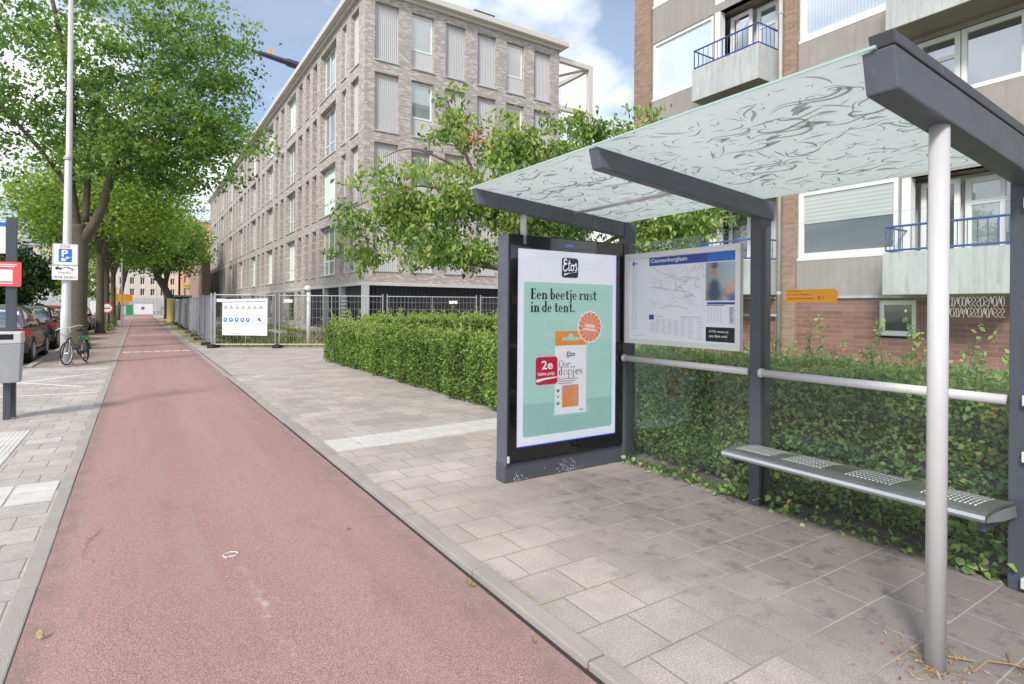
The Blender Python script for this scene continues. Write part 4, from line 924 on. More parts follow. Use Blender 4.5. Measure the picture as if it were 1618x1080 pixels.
# loggia recesses: side wall, soffit, door and side window
for (a, c, z0, z1) in lops + [(-5.98, -3.9, 1.9, 4.45), (-5.98, -3.9, 8.5, 10.9)]:
    mb = MB(); d = .75
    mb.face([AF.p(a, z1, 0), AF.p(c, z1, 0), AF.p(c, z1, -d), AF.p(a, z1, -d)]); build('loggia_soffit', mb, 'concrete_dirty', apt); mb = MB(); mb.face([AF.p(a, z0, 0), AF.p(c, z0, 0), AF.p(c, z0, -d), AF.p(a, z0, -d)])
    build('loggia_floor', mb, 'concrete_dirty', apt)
    mb = MB(); mb.face([AF.p(c, z0, -.2), AF.p(c, z1, -.2), AF.p(c, z1, -d), AF.p(c, z0, -d)]); build('loggia_side', mb, 'whiteframe', apt); mb = MB(); AF.box(mb, a + .02, a + .2, z0, z1, -.22, .01); build('white_post', mb, 'whiteframe', apt)
    mb = MB(); mb.face([AF.p(a, z0, -d + .01), AF.p(c, z0, -d + .01), AF.p(c, z1, -d + .01), AF.p(a, z1, -d + .01)]); build('loggia_wall', mb, 'whiteframe', apt)
    SFr = Fr((XA + .72, -(a + .22), 0), (-1, 0, 0), (0, -1, 0)) 
    w1 = (c - a - .35) * .42
    window(apt, AF, a + .22, a + .22 + w1, z0 + .05, z1 - .1, -.45, 'win_dark', 'whiteframe', .10, (), (.36,))
    window(apt, AF, a + .26 + w1, c - .06, z0 + .05, z1 - .1, -.62, 'win_green', 'whiteframe', .11, (.62,), (.3, .78), name='balcony_door')
# balconies
def balcony(u0, u1, z0, z1, xf, rail=True):
    p_ = XA - xf; mb = MB(); t = .09
    AF.box(mb, u0, u1, z0, z1, p_ - t, p_); AF.box(mb, u0, u0 + t, z0, z1, .001, p_ - t); AF.box(mb, u1 - t, u1, z0, z1, .001, p_ - t)
    o = build('balcony', mb, 'concrete', apt); 
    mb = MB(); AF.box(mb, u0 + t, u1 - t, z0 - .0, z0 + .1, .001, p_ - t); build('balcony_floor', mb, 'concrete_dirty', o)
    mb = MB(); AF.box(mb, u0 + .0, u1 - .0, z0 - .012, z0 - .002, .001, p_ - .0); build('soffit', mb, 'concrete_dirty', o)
    if rail:
        r = MB(); q = .04; zb, zt = z1 + .05, z1 + .55; c_ = [AF.p(u0 + q, zt, .02), AF.p(u0 + q, zt, p_ - q), AF.p(u1 - q, zt, p_ - q), AF.p(u1 - q, zt, .02)]
        r.tube(c_, .024, 8); r.tube([v - Vector((0, 0, zt - zb)) for v in c_], .022, 8); n = int((u1 - u0) / .16)
        for i in range(n + 1): a = u0 + q + (u1 - u0 - 2 * q) * i / n; r.tube([AF.p(a, zb, p_ - q), AF.p(a, zt, p_ - q)], .009 if i % 6 else .018, 5)
        for uu in (u0 + q, u1 - q):
            for i in range(1, 5): r.tube([AF.p(uu, zb, (p_ - q) * i / 5), AF.p(uu, zt, (p_ - q) * i / 5)], .009, 5)
        build('railing', r, 'blue_rail', o)
balcony(-11.05, -8.92, 7.5, 8.40, 13.4); balcony(-5.92, -3.2, 7.50, 8.40, 13.4); balcony(-5.90, -3.75, 1.84, 2.72, 13.3); balcony(-11.05, -8.92, 1.9, 2.8, 13.4); balcony(-11.05, -8.92, 4.7, 5.6, 13.4)

# ------------------------------------------------------------------ hedges
def hedge(name, label, boxes, dens, size, mat='leaf_hedge', z1=1.03, seed=1, group=None, twigs=80, holes=.0, bulge=.05, ztop=None):
    x0, x1, y0, y1 = boxes[0]; root = thing(name, label, 'hedge', ((x0 + x1) / 2, (y0 + y1) / 2, 0), group=group)
    core = MB()
    Ps = []; T = []
    for (x0, x1, y0, y1) in boxes:
        core.box(x0 + .17, x1 - .17, y0 + .17, y1 - .17, .1, z1 - .17)
        for (face, area) in (('w', (y1 - y0) * z1), ('e', (y1 - y0) * z1 * .4), ('s', (x1 - x0) * z1), ('n', (x1 - x0) * z1 * .5), ('t', (x1 - x0) * (y1 - y0))):
            n = int(area * dens); a = rng.uniform(0, 1, n); c = rng.uniform(0, 1, n); dep = np.abs(rng.normal(0, .07, n))
            if face == 'w': P = np.stack([x0 + dep, y0 + a * (y1 - y0), .04 + c * (z1 - .04)], 1); nrm = np.array([-1, 0, 0])
            elif face == 'e': P = np.stack([x1 - dep, y0 + a * (y1 - y0), .04 + c * (z1 - .04)], 1); nrm = np.array([1, 0, 0])
            elif face == 's': P = np.stack([x0 + a * (x1 - x0), y0 + dep, .04 + c * (z1 - .04)], 1); nrm = np.array([0, -1, 0])
            elif face == 'n': P = np.stack([x0 + a * (x1 - x0), y1 - dep, .04 + c * (z1 - .04)], 1); nrm = np.array([0, 1, 0])
            else: P = np.stack([x0 + a * (x1 - x0), y0 + c * (y1 - y0), z1 - dep], 1); nrm = np.array([0, 0, 1])
            # rounded shoulders and lumps
            lump = vnoise(P, 2.6, seed) * bulge + vnoise(P, 8., seed + 1) * bulge * .5
            P = P + nrm * lump[:, None]
            if face != 't': P[:, :2] -= nrm[:2] * (np.clip(P[:, 2] - (z1 - .12), 0, 1) ** 1.0 * .5)[:, None]; P[:, :2] -= nrm[:2] * (np.clip(.22 - P[:, 2], 0, 1) * .35)[:, None]
            else:
                ex = np.minimum(np.minimum(P[:, 0] - x0, x1 - P[:, 0]), np.minimum(P[:, 1] - y0, y1 - P[:, 1])); P[:, 2] -= np.clip(.1 - ex, 0, 1) * .5
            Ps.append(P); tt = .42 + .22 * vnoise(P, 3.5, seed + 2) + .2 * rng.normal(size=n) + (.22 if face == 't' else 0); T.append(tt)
    P = np.concatenate(Ps); T = np.concatenate(T)
    if holes: keep = vnoise(P, 5.5, seed + 5) < holes; keep |= P[:, 2] > z1 - .15; P = P[keep]; T = T[keep]
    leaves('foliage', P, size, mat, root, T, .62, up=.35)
    # upright shoots on top
    tp = []; tt = []; ax = []; tw = MB()
    for k in range(twigs):
        bx = boxes[rng.integers(len(boxes))]; x = rng.uniform(bx[0], bx[1]); y = rng.uniform(bx[2], bx[3]); h = abs(rng.normal(.05, .06)) + .04
        if rng.random() < .05: h += rng.uniform(.12, .28)
        lx, ly = rng.normal(0, .08, 2) * h * 3; tw.tube([(x, y, z1 - .1), (x + lx, y + ly, z1 + h)], [.003, .0015], 4, False)
        for q in range(int(h / .016) + 4): t = rng.uniform(.2, 1.05); tp.append((x + lx * t, y + ly * t, z1 - .08 + (h + .08) * t)); tt.append(.75 + rng.normal() * .15)
    leaves('shoots', np.array(tp), size * 1.15, mat, root, np.array(tt), .5, up=.2); build('stems', tw, 'twig', root)
    build('inner_branches', core, 'bark', root)
    return root
hedge('hedge', 'dense green box hedge directly behind the bus shelter glass', [(4.20, 5.65, -1.5, 6.3)], 4600, .042, 'leaf_hedge_shade', 1.02, 3, twigs=420, bulge=.06)
hedge('hedge', 'clipped bright green hedge beside the pavement left of the poster', [(4.26, 4.85, 6.5, 15.7)], 3000, .052, 'leaf_hedge', 1.01, 5, twigs=420, bulge=.12)
hedge('hedge', 'second hedge arm running behind the clipped pavement hedge', [(5.4, 12.2, 14.2, 16.2)], 1100, .065, 'leaf_hedge', 1.16, 8, twigs=460, bulge=.08)
# ------------------------------------------------------------------ trees
def tree(name, label, base, limbs, blobs, ncl, lpc, lsize, mat, bark='bark', group=None, spread=.35, aspect=.75, droop=.2, shape=4, shell=.55, seed=1, flat=.6, twig=.012, hole=.35, tintz=.25, arch=.15, trunk_name='trunk'):
    """limbs: polylines [(x,y,z,r),...] of trunk and main branches; blobs: [(cx,cy,cz,rx,ry,rz,weight)]"""
    r = np.random.default_rng(seed); root = thing(name, label, 'tree', base, group=group)
    tb = MB(); nodes = []; rad = []
    for i, L in enumerate(limbs):
        P = catmull(L, 5); mb_pts = [p[:3] for p in P]; rr = [p[3] for p in P]
        if i == 0: P0 = P; rr = [rr[0] * 1.35] + rr[1:]
        tb.tube(mb_pts, rr, 12 if i == 0 else 9)
        for p in P[(len(P) // 2 if i == 0 else 2):]: nodes.append(p[:3]); rad.append(p[3])
    build(trunk_name, tb, bark, root, smooth=True)
    cl = []; ws = np.array([b[6] for b in blobs], float); ws /= ws.sum()
    ccs = []
    while len(cl) < ncl:
        k = r.choice(len(blobs), p=ws); c = blobs[k]; d = r.normal(size=3); d /= np.linalg.norm(d); q = r.uniform(0, 1) ** shell
        p = np.array(c[:3]) + d * q * np.array(c[3:6])
        if vnoise(p[None] * 1., 1.6 / max(c[3], 1), seed)[0] < -1 + hole * (q > .5): continue
        if p[2] < .5: continue
        cl.append(p)
    nodes = np.array(nodes); rad = np.array(rad); cl = np.array(cl)
    d0 = np.array([np.min(np.linalg.norm(nodes - p, axis=1)) for p in cl]); cl = cl[np.argsort(d0)]
    br = MB(); nodes = list(map(tuple, nodes)); rad = list(rad); NA = np.array(nodes)
    for p in cl:
        dist = np.linalg.norm(NA - p, axis=1) + np.clip(NA[:, 2] - p[2], 0, 9) * .8; i = int(np.argmin(dist)); a = NA[i]; L = np.linalg.norm(p - a)
        if L < .05: continue
        m1 = a + (p - a) * .33 + np.array([0, 0, arch * L]) + r.normal(size=3) * L * .06; m2 = a + (p - a) * .68 + np.array([0, 0, arch * .8 * L]) + r.normal(size=3) * L * .05
        ra = min(rad[i] * .7, twig + L * .014); pts = [a, m1, m2, p]; br.tube([tuple(q) for q in pts], [ra, ra * .75, ra * .5, ra * .25], 5, False)
        new = [m1, m2, p]; NA = np.vstack([NA, new]); rad += [ra * .75, ra * .5, max(ra * .35, .004)]
    build('branches', br, bark if bark != 'bark_moss' else 'bark', root)
    n = int(ncl * lpc); ci = r.integers(0, ncl, n); off = r.normal(size=(n, 3)) * spread; off[:, 2] *= flat
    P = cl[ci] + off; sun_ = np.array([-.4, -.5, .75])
    T = .45 + .16 * r.normal(size=n) + tintz * vnoise(P, 1.4, seed + 3) + .22 * (off @ sun_) / spread * .5 + (r.normal(size=ncl) * .10)[ci]  # tint lightened on each cluster's sun side, sunlight put into leaf colour
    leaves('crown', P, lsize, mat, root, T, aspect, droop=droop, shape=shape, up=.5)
    return root
bx, by = -1.6, 24.3; q8 = lambda L: [[(a, b_, c_, r_ * .74) for a, b_, c_, r_ in l_] for l_ in L]
tree('street_tree', 'large plane tree on the pavement just behind the tall lamp post', (bx, by, 0),
     q8([[(bx, by, -.05, .31), (bx - .05, by, 1.5, .31), (bx - .02, by, 3.2, .30), (bx - .1, by, 4.2, .30)],
      [(bx - .15, by, 4.0, .24), (bx - .35, by + .1, 6., .20), (bx - .3, by, 8.5, .15), (bx - .8, by - .3, 11.5, .08)],
      [(bx, by, 3.6, .24), (bx + .55, by - .3, 4.7, .19), (bx + 1.0, by - .5, 6.5, .15), (bx + 2.2, by - 1, 9.2, .08)],
      [(bx + .1, by, 4.3, .15), (bx + .2, by + .1, 6.4, .13), (bx + .5, by + .5, 9.5, .07)],
      [(bx - .3, by + .1, 5.4, .11), (bx - 1.6, by - .2, 7.2, .08), (bx - 3.2, by - .6, 8.6, .05)],
      [(bx + .9, by - .5, 5.9, .10), (bx + 2.4, by - 1.2, 7.0, .07), (bx + 3.6, by - 2, 7.6, .04)]]),
     [(-1.0, 24.3, 9.9, 4.9, 4.4, 4.2, 5), (1.3, 22.9, 8.0, 2.5, 2.3, 2.4, 1.7), (-4.0, 25.5, 8.5, 3.6, 3, 2.6, 2), (.2, 23.4, 6.4, 2.6, 2.2, 1.4, 1.7), (2.5, 21.8, 6.9, 1.6, 1.4, 1.2, .8), (1.5, 22.6, 10.6, 2.1, 2.2, 2.0, 1)],
     760, 50, .155, 'leaf_tree', 'bark_moss', 'street trees along the cycle path', .27, .6, .3, seed=21, flat=.45, twig=.018, shell=.45, hole=.5)
def streettree(y, x, cz, rr, label, mat='leaf_yellow', seed=1, lean=(0, 0), ncl=260, lpc=52, ls=.20, tr=.21, zlow=None):
    lx, ly = lean
    return tree('street_tree', label, (x, y, 0),
         [[(x, y, -.05, tr), (x + lx * .3, y, 1.5, tr * .88), (x + lx, y + ly, 4.2, tr * .8)],
          [(x + lx, y + ly, 4.0, tr * .65), (x + lx - .8, y, cz, tr * .4), (x + lx - 1.4, y, cz + rr * .6, tr * .15)],
          [(x + lx, y + ly, 3.7, tr * .65), (x + lx + .9, y - .3, cz - 1, tr * .45), (x + lx + 2.0, y, cz + 1, tr * .15)],
          [(x + lx, y + ly, 4.1, tr * .6), (x + lx + .1, y, cz + 1, tr * .35), (x + lx, y, cz + rr * .8, tr * .12)]],
         [(x + lx, y, cz, rr, rr, rr * .8, 3), (x + lx + rr * .5, y - 1, cz - rr * .35, rr * .6, rr * .6, rr * .45, 1), (x + lx - rr * .5, y, cz - rr * .3, rr * .6, rr * .6, rr * .45, 1)],
         ncl, lpc, ls, mat, 'bark_moss', 'street trees along the cycle path', .5, .8, .2, seed=seed)
streettree(37.5, -1.65, 8.2, 4.3, 'yellow green street tree second in the row behind the large plane tree', seed=31, ncl=300, ls=.17)
streettree(46, -1.7, 7.6, 4.0, 'street tree third in the row on the left with the round sign beside its trunk', 'leaf_tree', 32)
streettree(55, -1.6, 7.6, 4.0, 'street tree fourth in the row on the left beside the yellow boards', 'leaf_yellow', 33, ls=.22)
streettree(68, -1.6, 8.6, 4.2, 'farthest street tree in the left row with the leaning fork', 'leaf_yellow', 34, ls=.24, lean=(.5, 0))
streettree(62, 3.5, 7.4, 4.0, 'leaning street tree rising out of the fence on the right of the path', 'leaf_tree', 35, lean=(-2.0, 0), ls=.22, tr=.36, ncl=300)
streettree(72, 2.6, 9.0, 4.0, 'street tree behind the leaning one on the right', 'leaf_yellow', 36, ls=.26)
def roundtree(x, y, cz, rr, rz, label, mat, seed, ncl=160, lpc=60, ls=.25, trr=.18, name='tree', group=None):
    return tree(name, label, (x, y, 0), [[(x, y, -.05, trr), (x, y, cz * .5, trr * .8), (x + .1, y, cz, trr * .5)], [(x, y, cz * .5, trr * .5), (x + rr * .4, y, cz, trr * .3)], [(x, y, cz * .5, trr * .5), (x - rr * .4, y, cz, trr * .3)]],
                [(x, y, cz, rr, rr, rz, 1)], ncl, lpc, ls, mat, 'bark', group, .4, .8, .2, seed=seed)
roundtree(-7.4, 46, 3.1, 2.9, 2.1, 'dark round tree beyond the parked cars on the left', 'leaf_dark', 41, 240, 80, .2)
roundtree(-22, 70, 3.6, 3.2, 2.2, 'dark tree at the far left behind the bus stop pole', 'leaf_dark', 42, 140, 60, .3)

# cherry tree over the shelter
cx, cy = 6.35, 8.6
ch = [(5.25, 8.55, 3.42, 2.2, 1.8, 1.10, 5), (3.95, 9.3, 3.15, 1.25, 1.2, .85, 1.9), (6.7, 8.05, 4.15, 1.9, 1.5, .62, 2.2), (7.75, 7.5, 4.75, .75, .7, .5, 1.0), (4.6, 8.95, 4.75, .5, .5, .80, .5), (5.6, 8.5, 4.4, .8, .7, .5, .9), (6.9, 8.0, 4.75, .9, .7, .35, .7),
      (3.2, 9.85, 2.45, .55, .5, .35, .28), (3.1, 9.7, 3.0, .5, .4, .35, .25), (7.2, 6.9, 2.85, 1.1, .8, .6, 1.6), (8.2, 6.6, 3.3, 1.0, .8, .9, 1.2), (4.3, 8.7, 2.45, 1.1, .9, .38, 1.2), (6.3, 7.9, 3.1, 1.5, 1.2, .95, 2.2)]
tree('cherry_tree', 'broad cherry tree with drooping light green leaves behind the poster panel', (cx, cy, 0),
     [[(cx, cy, -.05, .17), (cx - .05, cy, 1.0, .14), (cx - .1, cy + .05, 1.75, .13)],
      [(cx - .1, cy, 1.7, .09), (5.6, 8.4, 2.12, .065), (4.6, 8.75, 2.3, .04), (3.7, 9.3, 2.7, .02)],
      [(cx - .1, cy, 1.7, .09), (5.5, 8.6, 2.9, .06), (4.9, 8.8, 3.9, .035), (4.45, 9.0, 5.25, .012)],
      [(cx - .1, cy, 1.7, .09), (6.5, 8.3, 3.0, .06), (7.2, 7.8, 4.1, .03), (7.8, 7.4, 4.95, .012)],
      [(cx - .1, cy, 1.7, .07), (6.8, 7.8, 2.5, .05), (7.3, 7.0, 3.0, .02)],
      [(5.3, 8.65, 3.2, .035), (4.1, 9.15, 3.6, .02), (3.1, 9.75, 3.2, .008)],
      [(5.0, 8.75, 3.75, .03), (4.0, 9.1, 4.2, .015), (3.5, 9.4, 4.05, .007)]],
     ch, 720, 27, .104, 'leaf_cherry', 'twig', None, .13, .5, 1.1, 6, .75, seed=77, flat=.55, twig=.004, hole=.75, tintz=.18, arch=.22)
P = np.concatenate([np.array([4.86, 8.6, 4.42]) + rng.normal(size=(34, 3)) * [.18, .1, .10], np.array([5.95, 7.95, 4.25]) + rng.normal(size=(6, 3)) * [.08, .08, .08]])
rl = leaves('red_leaves', P, .10, 'leaf_redtip', bpy.data.objects['cherry_tree'], None, .4, droop=1., shape=6)

# low plants ------------------------------------------------------
def plantpatch(name, label, cat, pts, n, size, mat, h=.12, sp=.08, up=.8, aspect=.8, droop=-.2, group=None):
    P = []
    for (x, y, k) in pts:
        m_ = int(n * k); P.append(np.stack([x + rng.normal(0, sp, m_), y + rng.normal(0, sp, m_), np.abs(rng.normal(0, h * k, m_)) + .008], 1))
    P = np.concatenate(P); root = thing(name, label, cat, (pts[0][0], pts[0][1], 0), group=group)
    leaves('leaves', P, size, mat, root, None, aspect, droop=droop, up=up, shape=6 if aspect > .3 else 4); return root
plantpatch('weed', 'ivy and weeds creeping under the glass by the poster base', 'weed', [(4.0, 4.0 - i * .13, rng.uniform(.4, .9)) for i in range(10)], 26, .045, 'leaf_hedge_shade', .06, .05)
plantpatch('weed', 'green weeds around the foot of the middle shelter post', 'weed', [(4.02, 2.78, 1.), (4.0, 2.9, .7), (4.02, 2.50, 1.), (4.0, 2.35, .8), (4.0, 2.2, .8)], 30, .046, 'leaf_hedge_shade', .09, .06)
plantpatch('weed', 'yellowing weeds under the bench along the glass', 'weed', [(4.03, 2.05 - i * .12, rng.uniform(.3, .8)) for i in range(9)], 24, .045, 'leaf_hedge_shade', .07, .05)
plantpatch('weed', 'tuft of green under the right end of the bench', 'weed', [(4.07, 1.35, 1.4), (4.07, 1.22, 1.)], 44, .05, 'leaf_hedge_shade', .15, .06)
def grasspatch(name, label, areas, n, size, mat, kind=None, h=.5):
    P = []; 
    for (x0, x1, y0, y1) in areas: P.append(np.stack([rng.uniform(x0, x1, n), rng.uniform(y0, y1, n), np.zeros(n)], 1))
    P = np.concatenate(P); keep = (vnoise(P, .9, 4) > -.25) & (P[:, 1] > 23.8 - .5 * P[:, 0]); P = P[keep]
    o = leaves(name, P, size, mat, None, None, .12, droop=-1.6, up=0.)
    o['kind'] = 'stuff'; o['label'] = label; o['category'] = 'grass'; return o
grasspatch('grass', 'dry grass growing along the foot of the construction fence', [(2.6, 12, 17.6, 24)], 9000, .22, 'leaf_dry')
grasspatch('grass', 'green grass behind the construction fence', [(3, 8, 23, 45)], 9000, .22, 'leaf_grass')
grasspatch('grass', 'thin grass verge beside the grey fence', [(1.75, 2.4, 24, 60)], 2200, .13, 'leaf_dry')
for (x, y, s_, lab) in [(5.0, 23.2, 1.3, 'tall leafy shrub behind the site fence right of the safety board'), (3.1, 23.7, .7, 'low weed clump behind the safety board'), (5.9, 22.4, .8, 'small bush in front of the dark cladding'), (-1.55, 24.9, .45, 'weeds at the foot of the large plane tree'), (-1.3, 38.5, .5, 'weeds by the second street tree'), (-1.3, 47, .6, 'green tuft beside the third street tree')]:
    n = int(420 * s_ + 100); z = np.abs(rng.normal(0, .45 * s_, n)); P = np.stack([x + rng.normal(0, .28 * s_, n) * (1 - z * .3 / s_), y + rng.normal(0, .28 * s_, n), z], 1)
    root = thing('shrub', lab, 'shrub', (x, y, 0)); leaves('leaves', P, .09, 'leaf_hedge' if s_ != .8 else 'leaf_dry', root, None, .4, up=.2, droop=-.5)
    tw = MB()
    for k in range(9): a = rng.normal(0, .3 * s_, 2); tw.tube([(x, y, 0), (x + a[0] * .5, y + a[1] * .5, .5 * s_), (x + a[0], y + a[1], rng.uniform(.8, 1.3) * s_)], [.012, .008, .003], 4, False)
    build('stems', tw, 'twig', root)
# litter at the front pole
P = np.stack([2.82 + rng.normal(0, .10, 170), 1.06 + rng.normal(0, .08, 170), rng.uniform(.003, .010, 170)], 1)
lt = leaves('plant_litter', P, .032, 'leaf_litter', None, rng.uniform(0, 1, 170), .25, up=2.); lt['kind'] = 'stuff'; lt['label'] = 'dry brown plant litter around the foot of the front pole'; lt['category'] = 'litter'
tw = MB(); 
for pts in ([(2.90, .93, .01), (3.02, .92, .022), (3.09, .86, .015), (3.10, .81, .02)], [(3.09, .86, .016), (3.19, .90, .02)], [(2.93, 1.03, .012), (2.98, .95, .018)]): tw.tube(pts, .0035, 5)
tag(build('twig', tw, 'dry'), 'dry forked twig lying right of the front pole', 'twig')
tf = leaves('dry_flower', np.array([3.11, .80, .015]) + rng.normal(size=(60, 3)) * [.02, .02, .006], .02, 'leaf_dry', None, None, .5); tag(tf, 'withered flower head at the end of the dry twig', 'flower')
mb = MB(); pts = catmull([(.33, 2.88), (.31, 2.99), (.38, 3.04), (.44, 2.98), (.41, 2.90), (.36, 2.90), (.33, 2.88)], 4); mb.tube([(.49 + (x - .375) * .62, 3.88 + (y - 2.94) * .5, -.032) for x, y in pts], .0028, 5); tag(build('elastic_band', mb, 'white'), 'loop of white band lying on the red cycle path', 'band')
for i, (x, y, lab) in enumerate([(1.53, 2.75, 'yellow fallen leaf in the gutter near the first kerb crack'), (1.50, 2.1, 'small brown leaf lying against the kerb near the camera'), (1.2, 3.9, 'dry leaf lying on the cycle path beside the kerb'), (-.36, 3.35, 'pale scrap at the left edge of the cycle path')]):
    tag(leaves('fallen_leaf', np.array([[x, y, -.026], [x + .015, y + .008, -.024]]), .035, 'leaf_dry', None, None, .7, up=3., shape=6), lab, 'leaf')

# ------------------------------------------------------------------ construction fences
def fence(label, a, c, mat_cloth=None, group='construction fence panels', z0=.12, zt=1.92, feet=True, wires=True, wh=None):
    a = Vector((*a, 0)); c = Vector((*c, 0)); U = (c - a); L = U.length; U /= L; N = Vector((U.y, -U.x, 0)); fr = Fr(a, U, N); root = thing('fence_panel', label, 'fence panel', tuple(a), group=group)
    f = MB(); f.tube([fr.p(.05, z0 - .1, 0), fr.p(.05, zt + .03, 0)], .024, 8); f.tube([fr.p(L - .05, z0 - .1, 0), fr.p(L - .05, zt + .03, 0)], .024, 8)
    f.tube([fr.p(.05, zt - .05, 0), fr.p(L - .05, zt - .05, 0)], .016, 6); f.tube([fr.p(.05, z0, 0), fr.p(L - .05, z0, 0)], .016, 6); f.tube([fr.p(L * .5, z0, 0), fr.p(L * .5, zt - .05, 0)], .013, 6)
    build('frame', f, 'galv', root)
    if wires:
        w_ = MB(); n = int(L / .13)
        for i in range(1, n): w_.tube([fr.p(L * i / n, z0, .0), fr.p(L * i / n, zt - .05, 0)], .0032, 4, False)
        for z in (.42, .75, 1.08, 1.4, 1.66): w_.tube([fr.p(.05, z, .006), fr.p(L - .05, z, .006)], .0045, 4, False)
        build('wire_mesh', w_, 'galv', root)
    if mat_cloth:
        cl = MB(); n = 16; g = [[fr.p(.06 + (L - .12) * i / n, z, .035 + .02 * math.sin(i * 1.7 + z * 3 + a.y)) for i in range(n + 1)] for z in (z0 + .06, z0 + .6, z0 + 1.2, zt - .06)]
        for j in range(3):
            for i in range(n): cl.face([g[j][i], g[j][i + 1], g[j + 1][i + 1], g[j + 1][i]])
        build('cloth', cl, mat_cloth, root, smooth=True)
    if feet:
        q = MB().box(-.11, .11, -.33, .33, 0, .12); n_ = len(q.v); R2 = Matrix.Rotation(math.atan2(U.y, U.x), 3, 'Z'); q.v = [tuple(R2 @ Vector(v) + a) for v in q.v]; build('foot', q, 'kerb_dark', root, bevel=.02)
    if wh:
        for u in wh: m_ = MB(); fr.box(m_, u, u + .30, 1.62, 1.73, .03, .036); build('tag_plate', m_, 'white', root)
    return fr, root
fr1, f1 = fence('wire fence panel carrying the white safety board', (2.27, 22.7), (4.18, 21.74), wh=(.1,))
fence('wire fence panel right of the safety board with a small white plate', (4.22, 21.72), (7.55, 20.06), wh=(.2,))
fence('wire fence panel in front of the dark cladding behind the hedge', (7.6, 20.03), (10.6, 18.53), wh=(2.3,))
fence('wire fence panel at the far right end of the row next to the poster', (10.65, 18.5), (13.4, 17.1))
y = 24.2; x = 2.33
names = ['nearest', 'second', 'third', 'fourth', 'fifth', 'sixth', 'seventh', 'eighth', 'ninth', 'tenth', 'eleventh', 'twelfth']
for i in range(12):
    y1 = y + 3.4; x1 = 2.33 + .012 * (y1 - 24) + (.05 if i % 2 else -.02)
    fence('fence panel covered in grey cloth, %s from the safety board corner' % names[i], (x, y), (x1, y1), 'mesh_grey', 'cloth covered fence panels along the path', wires=(i == 0)); y = y1 + .06; x = x1
fence('short fence panel turning the corner beside the gate', (2.30, 22.75), (2.34, 24.15), 'mesh_grey', wires=False, feet=False)
# safety board
sb = thing('safety_board', 'white safety board with warning triangles and blue round symbols on the wire fence', 'safety board', tuple(fr1.p(1.0, .43)))
def sp_(name, mat, polys, d, par, th=None):
    mb = MB()
    for p in polys: fr1.poly(mb, p, d)
    return build(name, mb, mat, par)
mb = MB(); fr1.slab(mb, [(.30, .45), (1.82, .43), (1.82, 1.76), (.40, 1.71), (.30, 1.66)], .03, .038); sbp = build('board', mb, 'white', sb)
tri = []; 
for i in range(7):
    u = .40 + i * .20; o3 = [(u - .06, 1.38), (u + .06, 1.38), (u, 1.52)]; q3 = [(u - .035, 1.395), (u + .035, 1.395), (u, 1.49)]
    for a in range(3): b2 = (a + 1) % 3; tri.append([o3[a], o3[b2], q3[b2], q3[a]])
    tri.append([(u - .008, 1.405), (u + .008, 1.405), (u + .008, 1.45), (u - .008, 1.45)])
tri += [[(.33, 1.60), (1.75, 1.63), (1.75, 1.655), (.33, 1.625)], [(.32, 1.14), (1.80, 1.14), (1.80, 1.148), (.32, 1.148)], [(1.30, .46), (1.308, .46), (1.308, 1.14), (1.30, 1.14)]]
sp_('symbols', 'text_dark', tri, .0386, sbp)
sp_('text_lines', 'text_lgrey', [[(u, z), (u + wd, z), (u + wd, z + .012), (u, z + .012)] for (u, z, wd) in [(.35 + i * .2, 1.31 - j * .03, .12) for i in range(7) for j in range(2)] + [(.34, .82 - j * .06, .38 - .05 * (j % 2)) for j in range(4)] + [(.80, .82 - j * .06, .44) for j in range(4)] + [(1.36, .80 - j * .06, .40) for j in range(5)]], .0386, sbp)
sp_('blue_symbols', 'bluesign', [ell(.40 + i * .19, .99, .068, .085, 18) for i in range(5)] + [[(1.47, .92), (1.52, 1.08), (1.56, 1.08), (1.62, .96), (1.60, .90), (1.53, .98)]], .0386, sbp)
sp_('symbol_figures', 'white', [ell(.40 + i * .19, 1.0, .022, .04, 8) for i in range(5)], .0392, sbp)
sp_('caption', 'text_grey', [[(1.36, .86), (1.74, .86), (1.74, .882), (1.36, .882)], [(.56, .50), (.92, .50), (.92, .52), (.56, .52)]], .0386, sbp)
# lamp on a pole behind the fence
lp = thing('light_pole', 'short pale post with white lamp head standing behind the wire fence', 'lamp post', (5.25, 21.6, 0)); build('pole', MB().tube([(5.25, 21.6, 0), (5.25, 21.6, 2.05)], .07, 12), 'cornice', lp, smooth=True); build('lamp_head', MB().tube([(5.2, 21.55, 2.06), (5.2, 21.55, 2.10), (5.2, 21.55, 2.2), (5.2, 21.55, 2.24)], [.06, .12, .11, .05], 14), 'white', lp, smooth=True)
